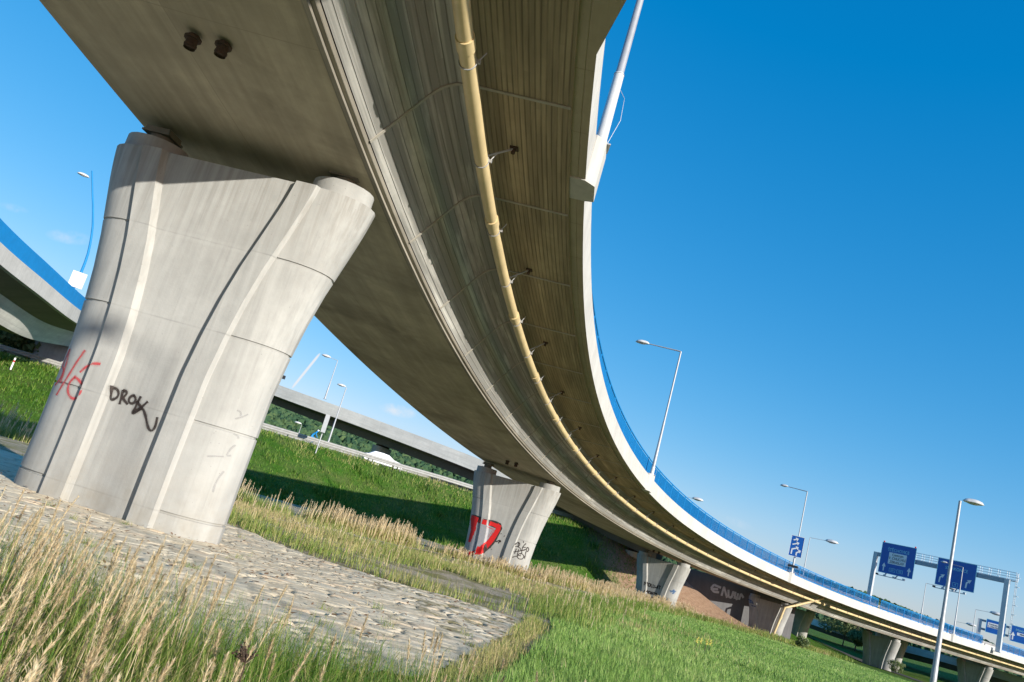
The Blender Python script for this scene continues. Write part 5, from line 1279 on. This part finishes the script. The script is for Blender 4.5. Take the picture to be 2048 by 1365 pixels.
# ------------------------------------------------------------------ grass
def blades(name, P, h, w, lean, az, tint, mat, label, cat, seg=3):
    N = len(P); ca, sa = np.cos(az), np.sin(az); D = np.stack([ca, sa, 0*ca], 1); W = np.stack([-sa, ca, 0*ca], 1); rows = []
    for k in range(seg+1):
        q = k/seg; c = P + np.array([0, 0, 1.0])*(h*q*(1-0.25*lean*q))[:, None] + D*(h*lean*q*q)[:, None]; ww = w*(1-q)**0.7*0.5
        if k < seg: rows.append(c - W*ww[:, None]); rows.append(c + W*ww[:, None])
        else: rows.append(c)
    nv = 2*seg+1; V = np.stack(rows, 1); b = (np.arange(N)*nv)[:, None]
    quads = [b + np.array([[2*k, 2*k+1, 2*k+3, 2*k+2]]) for k in range(seg-1)]; tri = b + np.array([[2*seg-2, 2*seg-1, 2*seg]])
    q = np.concatenate(quads).reshape(-1); tr = tri.reshape(-1); loops = np.concatenate([q, tr]).astype(np.int32)
    starts = np.concatenate([np.arange(0, len(q), 4), len(q)+np.arange(0, len(tr), 3)]).astype(np.int32)
    o = np_mesh(name, V.reshape(-1, 3), None, mat, attrs=dict(tint=np.repeat(tint, nv)), loops=loops, starts=starts)
    return tag(o, label, cat, kind='stuff')
def scatter(n, az0, az1, d0, d1, power=1.0):
    """random points by direction and distance; density falls with distance as power grows"""
    a = rng.uniform(R(az0), R(az1), n); q = rng.uniform(0, 1, n)
    if power == 1.0: d = d0*(d1/d0)**q
    else: e = 2-power; d = (d0**e + (d1**e-d0**e)*q)**(1/e)
    return d*np.sin(a), d*np.cos(a), d
# lawn in the lower right
x, y, d = scatter(560000, -4, 50, 6.5, 90, 1.45)
k = in_poly(x, y, LAWN) & (rng.uniform(0, 1, len(x)) < 0.95); x, y, d = x[k], y[k], d[k]; N = len(x)
pn = noise2(x, y, 0.9, 21); pn2 = noise2(x, y, 0.25, 22)
h = (0.115+0.04*pn+0.03*noise2(x, y, 2.6, 24))*rng.uniform(0.5, 1.5, N)*(1+0.35*(d < 18)); w = (0.005+0.00065*d)*rng.uniform(0.7, 1.3, N)
pn3 = noise2(x, y, 2.6, 23); tint = np.clip(0.50 + 0.26*pn + 0.16*pn2 + 0.16*pn3 + rng.normal(0, 0.16, N), 0, 0.95); tint = np.where(rng.uniform(0, 1, N) < 0.02, 1.0, tint)
blades('lawn_grass', np.stack([x, y, zground(x, y)-0.01], 1), h, w, rng.uniform(0.1, 0.75, N), rng.uniform(0, 6.28, N), tint, MAT['lawn'], 'lush mown green grass filling the lower right corner', 'grass')
# lawn rim: longer yellow tufts along its far edge
def zone_grass(name, pts, width, n, hh, wbase, tmean, label, seedheads=0.0, lean=0.35, hvar=0.35, clump=1.0):
    seg = np.array([np.hypot(pts[i+1][0]-pts[i][0], pts[i+1][1]-pts[i][1]) for i in range(len(pts)-1)]); i = rng.choice(len(seg), n, p=seg/seg.sum()); q = rng.uniform(0, 1, n)
    P0 = np.array([pts[a] for a in i]); P1 = np.array([pts[a+1] for a in i]); p = P0+(P1-P0)*q[:, None]; t = (P1-P0)/np.linalg.norm(P1-P0, axis=1)[:, None]; nn = np.stack([-t[:, 1], t[:, 0]], 1)
    p = p + nn*(rng.normal(0, 0.42, n)*width)[:, None]
    dens = noise2(p[:, 0], p[:, 1], 1.4, 77); keep = (rng.uniform(0, 1, n) < np.clip(0.65+clump*dens, 0.08, 1)) & ~in_poly(p[:, 0], p[:, 1], [(a, b) for a, b in PAVE])
    p = p[keep]; dens = dens[keep]; N = len(p); d = np.hypot(p[:, 0], p[:, 1])
    h = hh*(1+0.5*dens)*rng.uniform(1-hvar, 1+hvar, N); w = (wbase+0.0006*d)*rng.uniform(0.7, 1.3, N)
    tint = np.clip(tmean + 0.25*noise2(p[:, 0], p[:, 1], 0.6, 31) + rng.normal(0, 0.16, N), 0, 1)
    P = np.stack([p[:, 0], p[:, 1], zground(p[:, 0], p[:, 1])-0.02], 1); az = rng.uniform(0, 6.28, N)
    o = blades(name, P, h, w, rng.uniform(0.05, lean*2, N), az, tint, MAT['tall'], label, 'grass')
    if seedheads > 0:
        s = rng.uniform(0, 1, N) < seedheads; plumes(name.replace('grass', 'reed'), P[s], h[s]*1.35, 0.6+0.03*d[s], label.replace('grass', 'seed heads'))
    return o
def plumes(name, P, h, thick, label, nb=22, cat='reed grass'):
    """stalk plus a feathery seed head made of many short slivers"""
    N = len(P); az = rng.uniform(0, 6.28, N)*0.35 + 0.2; lean = rng.uniform(0.02, 0.22, N); D = np.stack([np.cos(az), np.sin(az), 0*az], 1)
    L_ = h*rng.uniform(0.17, 0.34, N); tb = rng.uniform(0.2, 1, N); V = []; T = []
    up = np.array([0, 0, 1.0])
    def pos(q): return P + up*(h*q)[:, None] + D*(h*lean*q*q)[:, None]
    # stalk
    dist = np.hypot(P[:, 0], P[:, 1]); sw = (0.0007 + 0.00030*dist)
    side = np.stack([P[:, 1], -P[:, 0], 0*dist], 1)/np.maximum(dist, 1e-6)[:, None]
    q0 = np.zeros(N); qa = np.full(N, 0.5); q1 = 1 - L_/h*0.3
    A, Bm, C_ = pos(q0), pos(qa), pos(q1)
    V.append(np.stack([A-side*sw[:, None], A+side*sw[:, None], Bm+side*sw[:, None], Bm-side*sw[:, None]], 1)); T.append(np.repeat(0.35+0.3*tb, 4))
    V.append(np.stack([Bm-side*sw[:, None], Bm+side*sw[:, None], C_+side*sw[:, None]*0.7, C_-side*sw[:, None]*0.7], 1)); T.append(np.repeat(0.35+0.3*tb, 4))
    for k in range(nb):
        q = (k+rng.uniform(0, 1, N))/nb; c = pos(1 - (L_/h)*(1-q)); shape = np.sin(np.pi*(0.10+0.82*q))**0.7*(0.45+0.9*np.abs(np.sin(q*9+tb*20)))
        a = rng.uniform(0, 6.28, N); out = np.stack([np.cos(a), np.sin(a), 0*a], 1); tip = c + out*((0.021 if nb < 40 else 0.017)*thick*shape*rng.uniform(0.1, 1.9, N))[:, None] + up*((0.045 if nb < 40 else 0.026)*thick*rng.uniform(0.2, 1.3, N))[:, None] + D*(0.006*thick)[:, None]
        sd = np.cross(out, up)*((0.0046 if nb < 40 else 0.0021)*thick)[:, None]
        V.append(np.stack([c, (c+tip)/2+sd, tip, (c+tip)/2-sd], 1)); T.append(np.repeat(np.clip(tb*0.6+rng.uniform(0, 0.5, N), 0, 1), 4))
    V = np.concatenate([v.reshape(-1, 3) for v in V]); T = np.concatenate(T); Fq = np.arange(len(V), dtype=np.int32).reshape(-1, 4)
    return tag(np_mesh(name, V, Fq, MAT['reed'], attrs=dict(tint=T)), label, cat, kind='stuff')

# strip beyond the paving
zone_grass('strip_grass', [(-12, 27), (-6, 21.5), (-3.0, 18.6), (-0.5, 17.2), (1.6, 16.9)], 1.5, 12000, 0.24, 0.004, 0.62, 'green and straw grass along the far edge of the stone paving', clump=1.8, hvar=0.7)
zone_grass('gravel_grass', [(-9, 30), (-4, 27), (0, 26), (4, 30), (5, 38)], 6.5, 30000, 0.25, 0.005, 0.78, 'sparse dry grass growing through the gravel', seedheads=0.006, clump=1.5)
zone_grass('weed_grass', [(-22, 36), (-14, 36.5), (-9.5, 35), (-7.0, 34.5)], 1.5, 8000, 0.55, 0.005, 0.60, 'tall grass strip with reeds behind the near pier', seedheads=0.05)
zone_grass('reedy_grass', [(-6.5, 36), (-4.5, 37.5), (-2.2, 40)], 1.3, 5500, 0.50, 0.005, 0.74, 'tan reedy grass clump left of the second pier', seedheads=0.12)
zone_grass('pier_grass', [(-2.0, 42.5), (1.0, 42.8), (3.4, 42.6), (5.2, 42.4)], 0.8, 4500, 0.32, 0.005, 0.82, 'dry grass crowding the foot of the second pier', seedheads=0.10)
zone_grass('verge_grass', [(5.2, 47.5), (9, 53), (13, 61), (17.5, 69), (23, 75)], 1.7, 19000, 0.46, 0.006, 0.80, 'straw coloured grass between the second and third piers', seedheads=0.10)
zone_grass('rim_grass', [(2.6, 18.2), (3.6, 24), (7.5, 38), (12.5, 52), (19, 65), (27, 73)], 1.3, 24000, 0.34, 0.005, 0.55, 'yellowish green grass along the far rim of the lawn', seedheads=0.006)
zone_grass('corner_grass', [(1.9, 16.0), (1.15, 11.6), (0.6, 8.9), (0.2, 7.0)], 0.34, 6500, 0.17, 0.004, 0.70, 'dry tufts along the corner edge of the stone paving')
zone_grass('meadow_grass', [(14, 63), (24, 73), (36, 84), (48, 97)], 2.4, 12000, 0.42, 0.006, 0.62, 'rough grass at the foot of the earth mound')
zone_grass('scrub_grass', [(-30, 44), (-22, 42), (-15, 38)], 3.0, 9000, 0.8, 0.006, 0.50, 'tall dark weeds at the left edge beyond the near pier', seedheads=0.02)
# grass bank
x = rng.uniform(-60, 40, 150000); yy = rng.uniform(40, 100, 150000); n_ = NV[0]*x+NV[1]*yy; t_ = TV[0]*x+TV[1]*yy
toe = 69.3 - np.clip((-10-x)*0.9, 0, 24); k = (n_ > toe-3) & (n_ < 79.6) & (t_ < 41+rng.normal(0, 2, len(x))); x, yy, n_ = x[k], yy[k], n_[k]; N = len(x)
pn = noise2(x, yy, 0.45, 41); pn2 = noise2(x, yy, 1.7, 42); tall = np.clip((n_-72)/7, 0, 1)
h = (0.22+0.10*pn2+0.16*tall)*rng.uniform(0.6, 1.5, N)
tint = np.clip(0.20+0.30*pn+0.22*pn2+0.42*tall+rng.normal(0, 0.13, N), 0, 0.95)
blades('bank_grass', np.stack([x, yy, zground(x, yy)-0.02], 1), h, rng.uniform(0.04, 0.09, N), rng.uniform(0.2, 0.9, N), rng.uniform(0, 6.28, N), tint, MAT['tall'], 'bright green grass covering the road bank', 'grass')
xs_, ys_, hs_ = [], [], []
for q in range(230):
    n0 = rng.uniform(62, 79); t0 = rng.uniform(-45, 38); cx, cy = nt2xy(n0, t0); m_ = int(rng.integers(20, 70)); r0_ = rng.uniform(0.2, 0.7); xs_.append(cx+rng.normal(0, r0_, m_)); ys_.append(cy+rng.normal(0, r0_*0.7, m_)); hs_.append(np.full(m_, rng.uniform(0.35, 0.8)))
x = np.concatenate(xs_); y = np.concatenate(ys_); hh_ = np.concatenate(hs_); N = len(x)
blades('bank_weeds', np.stack([x, y, zground(x, y)-0.02], 1), hh_*rng.uniform(0.6, 1.3, N), rng.uniform(0.05, 0.11, N), rng.uniform(0.2, 0.9, N), rng.uniform(0, 6.28, N), np.clip(rng.normal(0.25, 0.22, N), 0, 0.9), MAT['tall'], 'clumps of taller weeds on the road bank', 'weeds')
xs_, ys_ = [], []
for q in range(260):
    a_ = rng.uniform(R(2), R(46)); d_ = 7*(60/7)**rng.uniform(0, 1); m_ = int(rng.integers(10, 36)); xs_.append(d_*math.sin(a_)+rng.normal(0, 0.10+0.004*d_, m_)); ys_.append(d_*math.cos(a_)+rng.normal(0, 0.10+0.004*d_, m_))
x = np.concatenate(xs_); y = np.concatenate(ys_); k = in_poly(x, y, LAWN); x, y = x[k], y[k]; N = len(x); d = np.hypot(x, y)
blades('lawn_weeds', np.stack([x, y, zground(x, y)-0.01], 1), rng.uniform(0.10, 0.27, N), 0.010+0.0009*d, rng.uniform(0.5, 1.3, N), rng.uniform(0, 6.28, N), np.clip(rng.normal(0.35, 0.25, N), 0, 1), MAT['tall'], 'broader leaved weeds and dry tufts dotted over the lawn', 'weeds')
# foreground: dense green stalks and dry reeds right before the camera
def near(n, az0, az1, d0, d1): 
    a = rng.uniform(R(az0), R(az1), n); d = np.sqrt(rng.uniform(d0*d0, d1*d1, n)); return d*np.sin(a), d*np.cos(a), d
def edge_d(az): return np.interp(np.degrees(az), [-70, -45, -35, -25, -15, -5, 2, 10, 30], [6.4, 6.6, 6.8, 6.3, 5.9, 6.2, 6.9, 6.5, 4.2])
x, y, d = near(84000, -75, 30, 1.4, 7.2); a = np.arctan2(x, y); k = (d < edge_d(a)+rng.normal(0, 0.25, len(x))) & (rng.uniform(0, 1, len(x)) < 0.65+0.5*noise2(x, y, 2.2, 50)); x, y, d, a = x[k], y[k], d[k], a[k]; N = len(x)
left = np.clip((-np.degrees(a)+2)/25, 0, 1)
h = (0.30+0.22*left)*rng.uniform(0.4, 1.6, N); w = rng.uniform(0.003, 0.008, N)
tint = np.clip(0.46+0.2*noise2(x, y, 1.2, 51)+rng.normal(0, 0.24, N), 0, 1)
blades('foreground_grass', np.stack([x, y, zground(x, y)-0.02], 1), h, w, rng.uniform(0.05, 0.9, N), rng.uniform(0, 6.28, N), tint, MAT['tall'], 'long green grass stems in the lower left foreground', 'grass', seg=4)
x, y, d = near(3700, -75, 12, 1.4, 7.4); a = np.arctan2(x, y); left = np.clip((-np.degrees(a)-2)/32, 0, 1)
k = (d < edge_d(a)+0.3) & (rng.uniform(0, 1, len(x)) < 0.07+0.9*left**1.6) ; x, y, d, left = x[k], y[k], d[k], left[k]; N = len(x)
plumes('foreground_reeds', np.stack([x, y, zground(x, y)-0.02], 1), (0.54+0.24*left)*rng.uniform(0.62, 1.15, N), 0.95+0.0*d, 'tall dry reeds with feathery tan seed heads in the lower left', nb=190)
# a few yellow flowering weeds in the lawn
for i, (u, v_) in enumerate(((1388, 1300), (1395, 1303), (1407, 1303), (1414, 1306))):
    p = at(u, v_+6, 24 + i*0.3); g = gz(p[0], p[1]); t = empty('yellow_flower', (p[0], p[1], g), 'tall yellow flowering weed standing in the lawn', 'flower', 'yellow flowering weeds in the lawn')
    m = MB(); m.tube([(0, 0, 0), (0.02, 0, 0.4)], 0.008, 5); m.build('stem', MAT['leafgreen'] if 'leafgreen' in MAT else MAT['bark'], t)
    m = MB(); r_ = np.random.default_rng(i)
    for q in range(26): c = np.array([r_.normal(0.02, 0.02), r_.normal(0, 0.02), 0.26+0.16*q/26]); m.ball(c, 0.013, 5, 3)
    m.build('blossom', MAT.setdefault('yellow', plain('yellow_petals', (0.62, 0.55, 0.12), 0.6)), t)
# dead umbel weeds in the foreground
for i, (az_, d_, h_) in enumerate(((-11.5, 3.3, 0.62), (-5, 3.0, 0.44), (-9, 2.6, 0.30), (-3.2, 3.6, 0.42))):
    x_, y_ = d_*math.sin(R(az_)), d_*math.cos(R(az_)); g = gz(x_, y_); t = empty('dead_weed', (x_, y_, g), ['dead brown umbel weed standing among the foreground grass, tallest one', 'small round brown seed head weed right of the tallest dead weed', 'lowest brown seed head weed near the bottom edge', 'brown seed head weed before the paving corner'][i], 'weed')
    r_ = np.random.default_rng(90+i); m = MB(); m.tube([(0, 0, 0), (0.03, 0, h_*0.5), (0.02, 0, h_)], [0.005, 0.004, 0.003], 6); m.build('stem', MAT['rust'], t)
    m = MB()
    for q in range(46): e = np.array([r_.normal(0, 0.022), r_.normal(0, 0.022), h_+abs(r_.normal(0.03, 0.012))]); m.beam((0.02, 0, h_-0.005), e, 0.0018); m.ball(e, 0.005, 5, 3)
    m.build('seed_head', MAT['rust'], t)

# fallen leaves and straw lying on the paving
N = 1500; x = rng.uniform(-9, 1.6, N); y = rng.uniform(6.5, 19, N); k = in_poly(x, y, PAVE); x, y = x[k], y[k]; N = len(x)
a = rng.uniform(0, 6.28, N); sz = rng.uniform(0.015, 0.05, N); wd = sz*rng.uniform(0.25, 0.7, N); z = zground(x, y) + 0.085
dx, dy = np.cos(a), np.sin(a); V = np.stack([np.stack([x-dx*sz, y-dy*sz, z], 1), np.stack([x-dy*wd, y+dx*wd, z+0.012], 1), np.stack([x+dx*sz, y+dy*sz, z+rng.uniform(0, 0.03, N)], 1), np.stack([x+dy*wd, y-dx*wd, z+0.004], 1)], 1)
tag(np_mesh('leaf_litter', V.reshape(-1, 3), np.arange(4*N, dtype=np.int32).reshape(-1, 4), plain('dead_leaves', (0.17, 0.10, 0.055), 0.9, 0, 0.5, 3)), 'dead brown leaves and bits scattered over the stone paving', 'leaf litter', kind='stuff')
x, y, d = near(1700, -75, 14, 1.6, 6.6); a_ = np.arctan2(x, y); k = d < edge_d(a_)+0.4; x, y = x[k], y[k]; N = len(x)
blades('bent_straw', np.stack([x, y, zground(x, y)], 1), rng.uniform(0.35, 0.75, N), rng.uniform(0.003, 0.007, N), rng.uniform(0.6, 1.5, N), rng.uniform(0, 6.28, N), np.clip(rng.normal(0.78, 0.18, N), 0, 1), MAT['tall'], 'bent yellow straw stems among the foreground grass', 'grass', seg=6)
# weeds rooted in the paving joints
xs_, ys_ = [], []
for q in range(46):
    cx, cy = rng.uniform(-7, 1.4), rng.uniform(6.8, 16.5); m_ = int(rng.integers(8, 40)); xs_.append(cx + rng.normal(0, 0.05, m_)); ys_.append(cy + rng.normal(0, 0.05, m_))
x = np.concatenate(xs_); y = np.concatenate(ys_); k = in_poly(x, y, PAVE); x, y = x[k], y[k]; N = len(x)
blades('joint_weeds', np.stack([x, y, zground(x, y)+0.03], 1), rng.uniform(0.05, 0.17, N), rng.uniform(0.004, 0.009, N), rng.uniform(0.3, 1.1, N), rng.uniform(0, 6.28, N), rng.uniform(0.3, 0.95, N), MAT['tall'], 'small weeds growing out of the paving joints', 'weeds')
# loose stones on the gravel strip
def stones():
    N = 5200; x = rng.uniform(-12, 7, N); y = rng.uniform(18, 44, N); k = (dist_line(x, y, [(-11, 30), (-6, 29), (-1, 31), (3, 34), (5.5, 41)]) < 4.5*rng.uniform(0.2, 1, N)) & ~in_poly(x, y, PAVE) & ~in_poly(x, y, LAWN); x, y = x[k], y[k]; N = len(x)
    iv = np.array([(0, 0, 1), (1, 0, 0), (0, 1, 0), (-1, 0, 0), (0, -1, 0), (0, 0, -1)], float); fc = np.array([(0, 1, 2), (0, 2, 3), (0, 3, 4), (0, 4, 1), (5, 2, 1), (5, 3, 2), (5, 4, 3), (5, 1, 4)])
    s = rng.uniform(0.02, 0.075, N); V = np.stack([x, y, zground(x, y)+0.01], 1)[:, None] + iv[None]*s[:, None, None]*rng.uniform(0.5, 1.3, (N, 6, 1))
    o = np_mesh('gravel_stones', V.reshape(-1, 3), (fc[None]+(np.arange(N)*6)[:, None, None]).reshape(-1, 3), plain('pale_stone', (0.42, 0.36, 0.30), 0.9, 0, 0.35, 2)); tag(o, 'loose pale stones scattered beyond the paving', 'stones', kind='stuff')
stones()
print('objects', len(bpy.data.objects))
